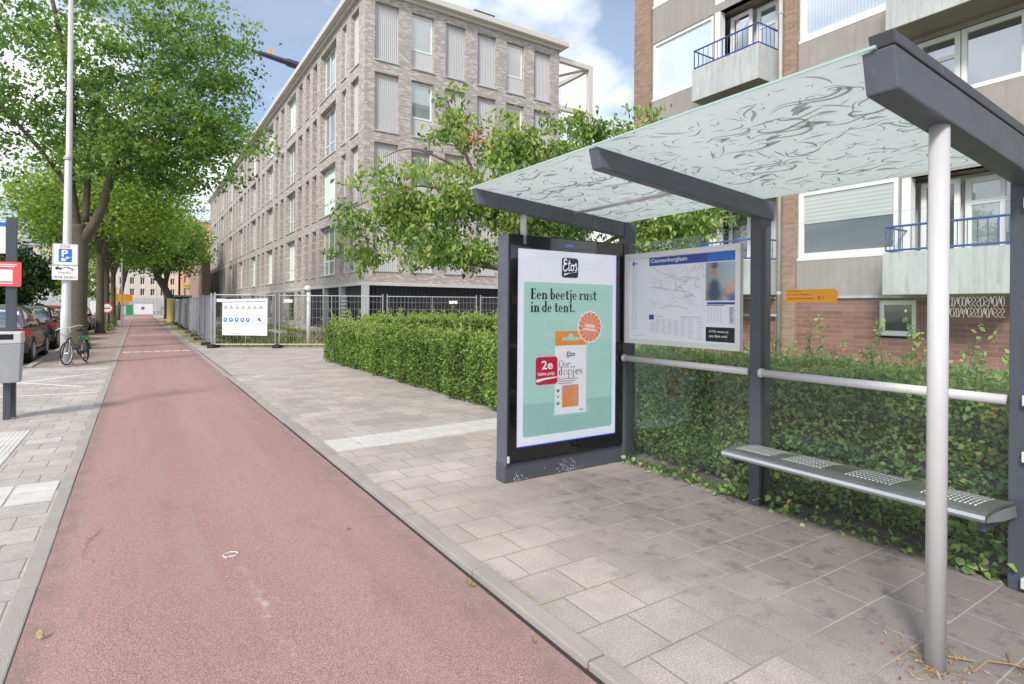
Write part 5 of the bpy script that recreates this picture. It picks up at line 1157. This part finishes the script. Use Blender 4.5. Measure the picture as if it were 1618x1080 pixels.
# ------------------------------------------------------------------ tall lamp post with parking sign
lp = thing('street_lamp', 'tall pale grey lamp post carrying the blue parking zone sign', 'lamp post', (-1.49, 18.06, 0))
build('pole', MB().tube([(-1.49, 18.06, -.05), (-1.49, 18.06, 1.3), (-1.485, 18.06, 1.32), (-1.46, 18.06, 5.2), (-1.45, 18.06, 5.22), (-1.43, 18.06, 10.2)], [.115, .108, .10, .075, .068, .05], 20), 'steel_light', lp, smooth=True)
build('base_collar', MB().tube([(-1.49, 18.06, -.03), (-1.49, 18.06, .06)], .16, 16), 'galv', lp); build('arm', MB().tube([(-1.43, 18.06, 10.1), (-1.5, 18.0, 10.4), (-2.6, 17.9, 10.6)], .04, 8), 'steel_light', lp)
build('lamp_head', MB().loft([[(-2.4, 17.8, 10.55), (-2.4, 18.0, 10.55), (-2.4, 18.0, 10.66), (-2.4, 17.8, 10.66)], [(-2.8, 17.75, 10.58), (-2.8, 18.05, 10.58), (-2.8, 18.05, 10.70), (-2.8, 17.75, 10.70)], [(-3.2, 17.82, 10.62), (-3.2, 17.98, 10.62), (-3.2, 17.98, 10.68), (-3.2, 17.82, 10.68)]]), 'galv', lp)
for z in (5.1, 2.3): build('clamp', MB().tube([(-1.475, 18.06, z), (-1.475, 18.06, z + .06)], .095 if z > 5 else .112, 16), 'galv', lp)
pf = Fr((0, 17.92, 0), (1, 0, 0), (0, -1, 0))
ps = thing('parking_sign', 'white parking zone sign with blue P square above a tow away time plate', 'sign', (-1.49, 17.92, 2.1))
def pfp(name, mat, polys, d, par):
    mb = MB()
    for p in polys: pf.poly(mb, p, d)
    return build(name, mb, mat, par)
mb = MB(); pf.slab(mb, rrect(-1.745, -1.245, 2.46, 2.99, .02), -.004, .012); pl = build('plate', mb, 'white', ps)
mb = MB(); pf.slab(mb, rrect(-1.755, -1.245, 2.10, 2.445, .02), -.004, .010); pl2 = build('plate', mb, 'white', ps)
o4 = rrect(-1.735, -1.255, 2.47, 2.98, .015); i4 = rrect(-1.725, -1.265, 2.48, 2.97, .012); pfp('border', 'text_grey', [[o4[i], o4[(i + 1) % 24], i4[(i + 1) % 24], i4[i]] for i in range(24)], .0125, pl)
pfp('blue_square', 'bluesign', [rrect(-1.625, -1.365, 2.54, 2.865, .01)], .0128, pl)
text('ZONE', pf, -1.60, 2.895, .0130, .20, .05, 'text_dark', pl); text('P', pf, -1.57, 2.67, .0134, .13, .17, 'white', pl, bold=.03)
pfp('hand_with_coin', 'white', [ell(-1.53, 2.60, .055, .04, 16), [(-1.50, 2.60), (-1.39, 2.655), (-1.385, 2.67), (-1.52, 2.64)], ell(-1.46, 2.665, .018, .018, 12)], .0134, pl)
pfp('tow_symbol', 'text_dark', [[(-1.69, 2.36), (-1.56, 2.36), (-1.56, 2.395), (-1.61, 2.395), (-1.62, 2.42), (-1.66, 2.42), (-1.69, 2.39)], ell(-1.66, 2.355, .018, .018, 10), ell(-1.59, 2.355, .018, .018, 10), [(-1.56, 2.385), (-1.48, 2.43), (-1.47, 2.42), (-1.55, 2.37)], [(-1.46, 2.43), (-1.33, 2.365), (-1.325, 2.345), (-1.47, 2.40)], ell(-1.36, 2.345, .016, .016, 10)], .0108, pl2)
text('Dagelijks', pf, -1.63, 2.245, .0108, .26, .055, 'text_dark', pl2); text('18.00-24.00 h', pf, -1.72, 2.135, .0108, .44, .055, 'text_dark', pl2, bold=.01)
# ------------------------------------------------------------------ bus stop pole and bin
bp_ = thing('bus_stop_pole', 'slate grey square bus stop pole with red notice and pale flag sign', 'pole', (-1.42, 10.15, 0))
build('pole', MB().box(-1.475, -1.365, 10.12, 10.2, -.04, 2.66), 'steel_dark', bp_, bevel=.006); qf = Fr((0, 10.10, 0), (1, 0, 0), (0, -1, 0))
mb = MB(); qf.slab(mb, rrect(-1.72, -1.31, 1.73, 2.06, .02), 0, .006); rs = build('notice_plate', mb, 'coral', bp_)
mb = MB(); qf.poly(mb, rrect(-1.585, -1.40, 1.80, 1.955, .004), .0065); build('white_square', mb, 'white', rs)
mb = MB()
for (u, z, wd) in ((-1.66, 2.015, .30), (-1.64, 1.99, .26), (-1.58, 1.765, .18)): qf.poly(mb, [(u, z), (u + wd, z), (u + wd, z + .014), (u, z + .014)], .0065)
build('text_lines', mb, 'paper', rs)
mb = MB(); qf.slab(mb, [(-2.0, 2.17), (-1.478, 2.17), (-1.478, 2.60), (-2.0, 2.60)], -.05, -.02); fg = build('flag', mb, 'paper', bp_); mb = MB(); qf.poly(mb, [(-2.0, 2.53), (-1.478, 2.53), (-1.478, 2.585), (-2.0, 2.585)], -.019); build('blue_band', mb, 'bluesign', fg)
bi = thing('litter_bin', 'grey metal litter bin with dark slot standing by the bus stop pole', 'litter bin', (-1.6, 10.0, 0))
X0, X1 = -1.86, -1.275; Y0 = 9.86
build('body', MB().hexa([(X0 + .02, Y0 + .02, .46), (X1 - .02, Y0 + .02, .46), (X1 - .02, Y0 + .23, .46), (X0 + .02, Y0 + .23, .46), (X0, Y0, .97), (X1, Y0, .97), (X1, Y0 + .25, .97), (X0, Y0 + .25, .97)]), 'galv', bi, bevel=.012)
tb = build('lid', MB().box(X0 - .005, X1 + .005, Y0 - .008, Y0 + .255, .972, 1.13), 'steel_light', bi, bevel=.02); build('slot', MB().box(X0 + .08, X1 - .08, Y0 - .011, Y0 - .006, 1.03, 1.10), 'black', tb); build('leg', MB().box(-1.47, -1.40, Y0 + .1, Y0 + .17, -.04, .46), 'steel_dark', bi)
# ------------------------------------------------------------------ bicycle
bk = thing('bicycle', 'silver and green city bicycle leaning on the lamp post', 'bicycle', (-1.3, 18.1, -.03), R_(0))
Fw = Vector((-1.44, 17.70, .29)); Rw = Vector((-1.13, 18.62, .29)); fa = Vector((.92, -.36, 0)).normalized(); ra_ = Vector((.95, .32, 0)).normalized()
for nm, c, ax in (('front_wheel', Fw, fa), ('rear_wheel', Rw, ra_)):
    w_ = build(nm, MB().ring(c, .275, .017, ax, 32, 6), 'tyre', bk, smooth=True); build('rim', MB().ring(c, .255, .010, ax, 32, 6), 'steel_light', w_, smooth=True)
    sp = MB(); a = ax.orthogonal().normalized(); d = ax.cross(a)
    for i in range(14): t = math.pi * 2 * i / 14; sp.tube([c, c + (a * math.cos(t) + d * math.sin(t)) * .25], .0022, 4, False)
    build('spokes', sp, 'galv', w_); build('hub', MB().disc(c, .03, ax, .09, 10), 'galv', w_)
    mg = MB(); fwd = (d if abs(d.z) < abs(a.z) else a); up_ = Vector((0, 0, 1)); prs = []
    for i in range(9): t = R_(20 + 140 * i / 8); prs.append(c + (fwd * math.cos(t) + up_ * math.sin(t)) * .31)
    mg.tube(prs, .016, 5); build('mudguard', mg, 'black', w_)
hd = Vector((-1.38, 17.82, .80)); bb_ = Vector((-1.25, 18.22, .26)); se = Vector((-1.20, 18.38, .80))
fm = MB(); fm.tube([Fw, Vector((-1.41, 17.77, .56)), hd], .014, 8).tube([hd - Vector((0, 0, .12)), bb_], .017, 8).tube([hd - Vector((0, 0, .2)), bb_ + Vector((.01, .06, .16))], .014, 8).tube([bb_, se], .015, 8).tube([bb_, Rw], .010, 6).tube([se - Vector((0, 0, .15)), Rw], .009, 6)
build('frame', fm, 'steel_dark2', bk, smooth=True); build('fork', MB().tube([Fw + fa * .045, Fw + fa * .045 + Vector((.02, .04, .33))], .010, 6).tube([Fw - fa * .045, Fw - fa * .045 + Vector((.02, .04, .33))], .010, 6), 'steel_light', bk)
hb = Vector((-1.385, 17.80, .90)); build('stem', MB().tube([hd, hb], .013, 8), 'steel_light', bk)
build('handlebar', MB().tube(catmull([tuple(hb + Vector(v)) for v in ((-.27, .06, -.04), (-.20, -.02, .0), (0, -.04, .02), (.17, .05, .07), (.30, .2, .04))], 4), .012, 8), 'steel_light', bk, smooth=True)
build('grip', MB().tube([tuple(hb + Vector((.24, .13, .055))), tuple(hb + Vector((.33, .23, .03)))], .018, 8), 'black', bk); build('grip', MB().tube([tuple(hb + Vector((-.27, .06, -.04))), tuple(hb + Vector((-.30, .13, -.05)))], .018, 8), 'black', bk)
build('saddle', MB().loft([[(se.x - w2, se.y + yy, se.z + .02), (se.x + w2, se.y + yy, se.z + .02), (se.x + w2 * .8, se.y + yy, se.z + .075), (se.x - w2 * .8, se.y + yy, se.z + .075)] for yy, w2 in ((-.16, .02), (-.05, .04), (.08, .09), (.12, .06))]), 'black', bk, smooth=True)
build('chain_case', MB().loft([[(bb_.x + s_, bb_.y - .1, .22), (bb_.x + s_, bb_.y - .1, .32), (Rw.x + s_, Rw.y, .34), (Rw.x + s_, Rw.y, .25)] for s_ in (.03, .06)]), 'black', bk); build('pedal', MB().box(bb_.x + .08, bb_.x + .17, bb_.y - .05, bb_.y + .04, .12, .145), 'black', bk)
build('green_jacket_guard', MB().loft([[(se.x - .07, se.y - .02, .58), (se.x + .07, se.y - .02, .58), (se.x + .08, se.y - .02, .67), (se.x - .08, se.y - .02, .67)], [(Rw.x - .09, Rw.y - .02, .58), (Rw.x + .09, Rw.y - .02, .58), (Rw.x + .09, Rw.y - .02, .68), (Rw.x - .09, Rw.y - .02, .68)]]), 'green_plastic', bk, bevel=.02)
build('rear_rack', MB().box(Rw.x - .06, Rw.x + .06, Rw.y - .2, Rw.y + .15, .60, .62), 'galv', bk); build('stand', MB().tube([bb_, (bb_.x + .18, bb_.y + .2, -.02)], .012, 6), 'black', bk)

# ------------------------------------------------------------------ cars
MT['p_brown'] = pm('car_paint_brown_grey', (.10, .082, .072), .22, .35, .03, spec=.8); MT['p_black'] = pm('car_paint_black', (.012, .013, .016), .15, .1, .03, spec=.8); MT['p_red'] = pm('car_paint_red', (.35, .015, .015), .2, .1, .03, spec=.8)
MT['p_white'] = pm('car_paint_white', (.72, .73, .74), .3, 0, .03); MT['p_silver'] = pm('car_paint_silver', (.45, .46, .48), .25, .4, .03)
def car(label, x, y, paint, L=4.3, W=1.78, Hh=1.50, kind='hatch', group='parked cars'):
    """rear at y, nose towards +y; x is the centre line"""
    root = thing('parked_car', label, 'car', (x, y, -.05), group=group)
    def sec(yy, zb, zt, hw, top=.86):
        out = []; n = 5
        for i in range(20):
            t = 2 * math.pi * i / 20; cx_ = math.copysign(abs(math.cos(t)) ** .35, math.cos(t)); cz = math.copysign(abs(math.sin(t)) ** .45, math.sin(t))
            k = 1 if cz < 0 else 1 - (1 - top) * cz ** 2
            out.append((cx_ * hw * k, yy, (zb + zt) / 2 + cz * (zt - zb) / 2))
        return out
    w = W / 2; bz = Hh * .62
    body = [(0, .42, bz - .12, w * .80), (.06, .30, bz, w * .93), (.35, .24, bz + .03, w * .99), (.9, .22, bz + .02, w), (L * .5, .20, bz, w), (L * .72, .22, bz - .02, w * .99), (L * .86, .24, bz - .10, w * .96), (L * .96, .28, bz - .2, w * .88), (L, .36, bz - .32, w * .74)]
    build('body', MB().loft([sec(*b_) for b_ in body]), paint, root, world=False, smooth=True)
    # greenhouse
    gh = [(.10, bz - .05, bz + .02, w * .84, .9), (.26, bz - .05, Hh - .12, w * .86, .84), (.55, bz - .05, Hh - .02, w * .88, .80), (L * .36, bz - .05, Hh, w * .9, .79), (L * .5, bz - .05, Hh - .04, w * .9, .79), (L * .66, bz - .05, bz + .12, w * .88, .86), (L * .72, bz - .06, bz, w * .86, .9)]
    if kind == 'van': gh = [(.04, bz - .05, bz + .3, w * .9, .95), (.08, bz - .05, Hh - .04, w * .92, .93), (.4, bz - .05, Hh, w * .93, .92), (L * .6, bz - .05, Hh, w * .93, .92), (L * .72, bz - .05, bz + .2, w * .9, .9), (L * .78, bz - .06, bz, w * .86, .9)]
    build('windows', MB().loft([sec(*b_) for b_ in gh]), 'carglass', root, world=False, smooth=True)
    rf = MB()
    for j in range(1, len(gh) - 2):
        a, c = sec(*gh[j]), sec(*gh[j + 1])
        for i in (3, 4, 5, 6): rf.face([(p[0] * 1.005, p[1], p[2] + .012) for p in (a[i], a[i + 1], c[i + 1], c[i])])
    build('roof', rf, paint, root, world=False, smooth=True)
    for s_ in (-1, 1):
        pm_ = MB()
        for (ya, za, yb, zb, r_) in ((.12, bz, .34, Hh - .08, .05), (L * .30, bz, L * .31, Hh - .07, .028), (L * .70, bz, L * .52, Hh - .1, .03)):
            xa, xb = w * .88, w * .74; pm_.tube([(s_ * xa, ya, za), (s_ * xb, yb, zb)], r_, 6)
        build('pillars', pm_, paint, root, world=False)
        build('taillight', MB().loft([[(s_ * w * .62, -.0, bz - .26), (s_ * w * .62, -.0, bz - .08), (s_ * w * .93, .10, bz - .05), (s_ * w * .93, .10, bz - .24)], [(s_ * w * .62, .16, bz - .26), (s_ * w * .62, .16, bz - .08), (s_ * w * 1.0, .30, bz - .07), (s_ * w * 1.0, .30, bz - .2)]]), 'taillight', root, world=False)
        build('door_mirror', MB().loft([[(s_ * (w + .02), L * .64, bz + .02), (s_ * (w + .2), L * .64, bz + .02), (s_ * (w + .2), L * .64, bz + .16), (s_ * (w + .02), L * .64, bz + .14)], [(s_ * (w + .02), L * .68, bz + .04), (s_ * (w + .15), L * .68, bz + .04), (s_ * (w + .15), L * .68, bz + .13), (s_ * (w + .02), L * .68, bz + .12)]]), paint, root, world=False)
        for yy in (.78, L - .85):
            wh = build('wheel', MB().tube([(s_ * (w - .20), yy, .32), (s_ * (w + .005), yy, .32)], .32, 22), 'tyre', root, world=False); 
            build('rim', MB().tube([(s_ * (w + .002), yy, .32), (s_ * (w + .015), yy, .32)], [.22, .19], 12), 'galv', wh, world=False)
            build('wheel_arch', MB().ring((s_ * (w - .02), yy, .33), .36, .025, (1, 0, 0), 22, 4), 'blackplastic', root, world=False)
        build('door_handle', MB().box(s_ * (w - .01), s_ * (w + .02), L * .34, L * .38, bz - .1, bz - .07), paint, root, world=False)
        build('sill_trim', MB().box(s_ * (w - .05), s_ * (w + .006), 1.15, L - 1.25, .20, .30), 'blackplastic', root, world=False)
    build('bumper', MB().loft([[(-w * .86, -.05, .30), (w * .86, -.05, .30), (w * .88, -.03, .52), (-w * .88, -.03, .52)], [(-w * .97, .2, .28), (w * .97, .2, .28), (w * .98, .2, .52), (-w * .98, .2, .52)]]), 'blackplastic' if kind != 'van' else paint, root, world=False, bevel=.02)
    build('number_plate', MB().box(-.26, .26, -.065, -.05, .56, .67), 'yellow', root, world=False)
    return root
car('brown grey hatchback parked nearest, its right tail light beside the litter bin', -3.2, 18.9, 'p_brown', 4.3, 1.82, 1.52)
car('black hatchback parked between the brown car and the lamp post', -3.15, 24.6, 'p_black', 3.7, 1.68, 1.50)
car('red car parked behind the large plane tree', -3.15, 29.4, 'p_red', 4.0, 1.72, 1.48)
car('dark car seen between the first two street trees', -3.1, 34.6, 'p_black', 4.3, 1.78, 1.46)
car('silver car parked farther along past the dark one', -3.1, 40.5, 'p_silver', 4.3, 1.78, 1.46)
car('white delivery van parked across the road on the left', -8.2, 50, 'p_white', 4.4, 1.85, 1.95, 'van'); car('red car far off left of the white van', -12.6, 52, 'p_red', 4.1, 1.75, 1.46); car('black car standing left of the white van near the dark tree', -10.6, 56, 'p_black', 4.2, 1.75, 1.46)

# ------------------------------------------------------------------ round sign, yellow boards, banner, works
rsn = thing('round_sign', 'round white sign with red rim on a thin post by the third tree', 'sign', (-1.55, 43.0, 0)); yy = 42.95
build('post', MB().tube([(-1.55, 43, -.05), (-1.55, 43, 1.55)], .035, 8), 'galv', rsn); d_ = build('disc', MB().disc((-1.55, yy, 1.27), .33, (0, 1, 0), .01, 26), 'red', rsn); build('face', MB().disc((-1.55, yy - .008, 1.27), .25, (0, 1, 0), .006, 26), 'white', d_); build('bar', MB().box(-1.72, -1.38, yy - .014, yy - .012, 1.24, 1.30), 'text_dark', d_)
yb = thing('detour_sign', 'tall yellow detour board left between the trees', 'sign', (-2.0, 60.5, 0)); build('post', MB().tube([(-1.95, 60.6, -.05), (-1.95, 60.6, 3)], .04, 6), 'galv', yb); build('board', MB().box(-2.45, -1.45, 60.5, 60.54, 1.5, 3.0), 'yellow', yb); build('arrow', MB().face([(-2.1, 60.49, 1.7), (-2.0, 60.49, 1.7), (-2.0, 60.49, 2.3), (-1.85, 60.49, 2.3), (-2.05, 60.49, 2.6), (-2.25, 60.49, 2.3), (-2.1, 60.49, 2.3)]), 'text_dark', yb)
yb = thing('detour_sign', 'orange yellow direction board right of the tall yellow one', 'sign', (-.9, 60.5, 0)); build('post', MB().tube([(-1.0, 60.6, -.05), (-1.0, 60.6, 2.6)], .04, 6), 'galv', yb); build('board', MB().box(-1.5, -.35, 60.5, 60.54, 1.75, 2.4), 'orange', yb); build('board', MB().box(-1.25, -.6, 60.5, 60.54, 1.5, 1.72), 'orange', yb)
bn_ = thing('banner', 'white banner with small blue emblem at the far end of the cycle path', 'banner', (.7, 89, 0)); build('cloth', MB().box(-.35, 1.75, 89, 89.05, .25, 1.6), 'white', bn_); build('emblem', MB().face([(.62 + .2 * math.cos(t), 88.98, 1.05 + .2 * math.sin(t)) for t in np.linspace(0, 5.8, 12)]), 'bluesign', bn_)
for x in (-.35, 1.75): build('post', MB().box(x - .03, x + .03, 89.06, 89.12, -.05, 1.75), 'galv', bn_)
yw = thing('wrapped_post', 'yellow wrapped post standing by the leaning tree at the fence', 'post', (2.52, 58, 0)); build('wrap', MB().tube([(2.40, 57, 0), (2.40, 57, 2.0)], .30, 10), 'yellow_wrap', yw); build('cap', MB().tube([(2.40, 57, 2.0), (2.40, 57, 2.06)], .31, 10), 'galv', yw)
for i, (x, y, w2, h2, m2, lab) in enumerate([(-1.6, 92, 2.2, 1.5, 'green_plastic', 'green site board left of the white banner'), (3.3, 92, 1.2, 1.2, 'galv', 'grey site crate right of the white banner'), (-4.2, 94, 2.0, 2.1, 'white', 'white site cabin left of the path end'), (-6.5, 96, 1.6, 1.3, 'green_plastic', 'green hoarding beside the white site cabin')]):
    t2 = thing('site_container', lab, 'container', (x, y, 0)); build('box', MB().box(x - w2 / 2, x + w2 / 2, y, y + 1.8, .1, h2), m2, t2, bevel=.04); build('rail', MB().box(x - w2 / 2 - .05, x + w2 / 2 + .05, y - .03, y, h2 - .1, h2 + .02), 'galv', t2); build('door', MB().box(x - .35, x + .35, y - .02, y + .0, .15, h2 - .2), 'panel', t2)
for i, (x, y) in enumerate([(-5.5, 99), (-2.2, 99.1), (1.1, 99.2), (4.4, 99.3)]):
    fence('open wire fence panel across the path end, number %s from the left' % ['one', 'two', 'three', 'four'][i], (x, y), (x + 3.2, y + .08), None, 'wire fence panels across the path end', feet=False)
for (x, y, lab) in [(-.95, 50.5, 'thin white mast left of the path beside the yellow boards'), (2.0, 84, 'thin pale mast right of the path end')]: t2 = thing('mast', lab, 'mast', (x, y, 0)); build('pole', MB().tube([(x, y, -.05), (x, y, 7.5)], [.06, .04], 8), 'steel_light', t2); build('cap', MB().tube([(x, y, 7.5), (x, y, 7.6)], .07, 8), 'galv', t2)
# brown brick transformer building beyond the fence
br_ = thing('brown_building', 'narrow brown brick building with flat roof behind the grey fence', 'building', (6.6, 80, 0))
build('wall', MB().box(6.2, 7.05, 74.7, 89, 2.4, 6.7), 'brick_brown', br_); build('roof', MB().box(6.05, 7.1, 74.5, 89.2, 6.7, 7.0), 'panel', br_); build('ground_wall', MB().box(6.4, 7.0, 75, 89, 0, 2.4), 'render_wall', br_); build('upper_block', MB().box(6.6, 8.05, 90, 99, 2.4, 9.6), 'brick_brown', br_)
brf = Fr((6.2, 0, 0), (0, 1, 0), (-1, 0, 0)); window(br_, brf, 76.5, 77.4, 4.2, 5.8, .02, 'win_dark', 'greyframe', .06)
sh2 = thing('bicycle_shed', 'low grey canopy roof beyond the grey cloth fence', 'canopy', (3.6, 72, 0)); build('roof', MB().box(2.5, 4.9, 70, 78, 2.35, 2.55), 'galv', sh2, bevel=.03); build('fascia', MB().box(2.55, 4.85, 69.97, 70.0, 2.1, 2.35), 'blackplastic', sh2)
for x in (2.7, 4.7): build('post', MB().box(x - .05, x + .05, 70.2, 70.3, 0, 2.35), 'galv', sh2)

# ------------------------------------------------------------------ distant buildings
def block(name, label, x0, x1, y, z1, wmat, nx, nz, dep=14, z0=3.0, roof=True, wfrac=.45, hfrac=.62, pane='win_dark', base='concrete', balc=False):
    root = thing(name, label, 'building', ((x0 + x1) / 2, y, 0)); fr = Fr((0, y, 0), (1, 0, 0), (0, -1, 0)); ops = []; px = (x1 - x0) / nx; pz = (z1 - z0 - .5) / nz
    for i in range(nx):
        for j in range(nz): a = x0 + (i + .5 - wfrac / 2) * px; e = z0 + j * pz + pz * .2; ops.append((a, a + px * wfrac, e, e + pz * hfrac))
    mb = MB(); grid_wall(mb, fr, x0, x1, z0, z1, ops, .35); build('wall', mb, wmat, root)
    build('side_walls', MB().face([(x0, y, 0), (x0, y + dep, 0), (x0, y + dep, z1), (x0, y, z1)]).face([(x1, y, 0), (x1, y + dep, 0), (x1, y + dep, z1), (x1, y, z1)]), wmat, root)
    build('ground_floor', MB().box(x0, x1, y - .05, y + dep, 0, z0), base, root)
    build('core', MB().box(x0 + .1, x1 - .1, y + .45, y + dep, z0, z1 - .05), 'text_dark', root)
    for k, o in enumerate(ops[:100]): window(root, fr, *o, -.2, pane, 'whiteframe', .09, (.5,) if wfrac > .4 else (), th=.05)
    if roof: build('roof', MB().box(x0 - .3, x1 + .3, y - .3, y + dep, z1, z1 + .4), 'concrete', root)
    if balc:
        for j in range(nz): fr2 = MB(); fr.box(fr2, x0 + px * .2, x1 - px * .2, z0 + j * pz - .1, z0 + j * pz + .1, .02, 1.4); fr.box(fr2, x0 + px * .2, x1 - px * .2, z0 + j * pz + .1, z0 + j * pz + 1.1, 1.3, 1.4); build('balcony', fr2, 'concrete', root)
    return root
block('far_apartments', 'long brick apartment block paled by painted haze closing the street at its far end', -19, 7.6, 150, 13.3, 'brick_far_hazed', 14, 4)
block('tower_block', 'beige apartment tower with stacked balconies rising at the far left', -27.0, -14.5, 200, 31, 'brick_far_hazed', 3, 9, wfrac=.6, pane='win_curtain', balc=True)
block('orange_block', 'tall orange and blue grey apartment block at the far right end', 8.2, 16, 145, 20, 'brick_orange', 6, 6)
block('far_apartments', 'low far block with pale shop fronts at the left edge', -70, -34, 150, 9, 'brick_far_hazed', 14, 2)
for (x, y, lab) in [(-9, 120, 'pale green tree far off left of the path end'), (12, 118, 'pale green tree far off right of the path end behind the works'), (-16, 112, 'pale green tree in front of the far block on the left'), (-28, 110, 'light tree beyond the car park at the left edge')]: roundtree(x, y, 5.2, 4.2, 3.2, lab, 'leaf_yellow', int(50 + abs(x)), 110, 40, .42, .2, 'tree', 'trees before the far block')
# crane boom above the brick building
cn = thing('crane', 'dark telescopic crane boom with orange tip above the brick building roof', 'crane', (46, 76, 0))
A = Vector((15.82, 97.21, 41.2)); B_ = Vector((20.66, 94.04, 39.3)); D_ = (B_ - A).normalized(); E_ = B_ + D_ * 48
build('boom', MB().tube([A, B_], [.38, .5], 6), 'corr_dark', cn); build('boom_section', MB().tube([B_ - D_ * 1.5, E_], [.62, .9], 6), 'corr_dark', cn); build('tip', MB().box(A.x + 1.2, A.x + 1.7, A.y - 1.0, A.y - .6, A.z - .7, A.z + .7), 'orange', cn); build('jib', MB().tube([A - D_ * 6, A], .25, 5), 'corr_dark', cn)
build('carrier', MB().box(E_.x - 3, E_.x + 3, E_.y - 2, E_.y + 2, 0, 3), 'yellow', cn); build('mast', MB().tube([(E_.x, E_.y, 3), E_], .8, 6), 'corr_dark', cn)
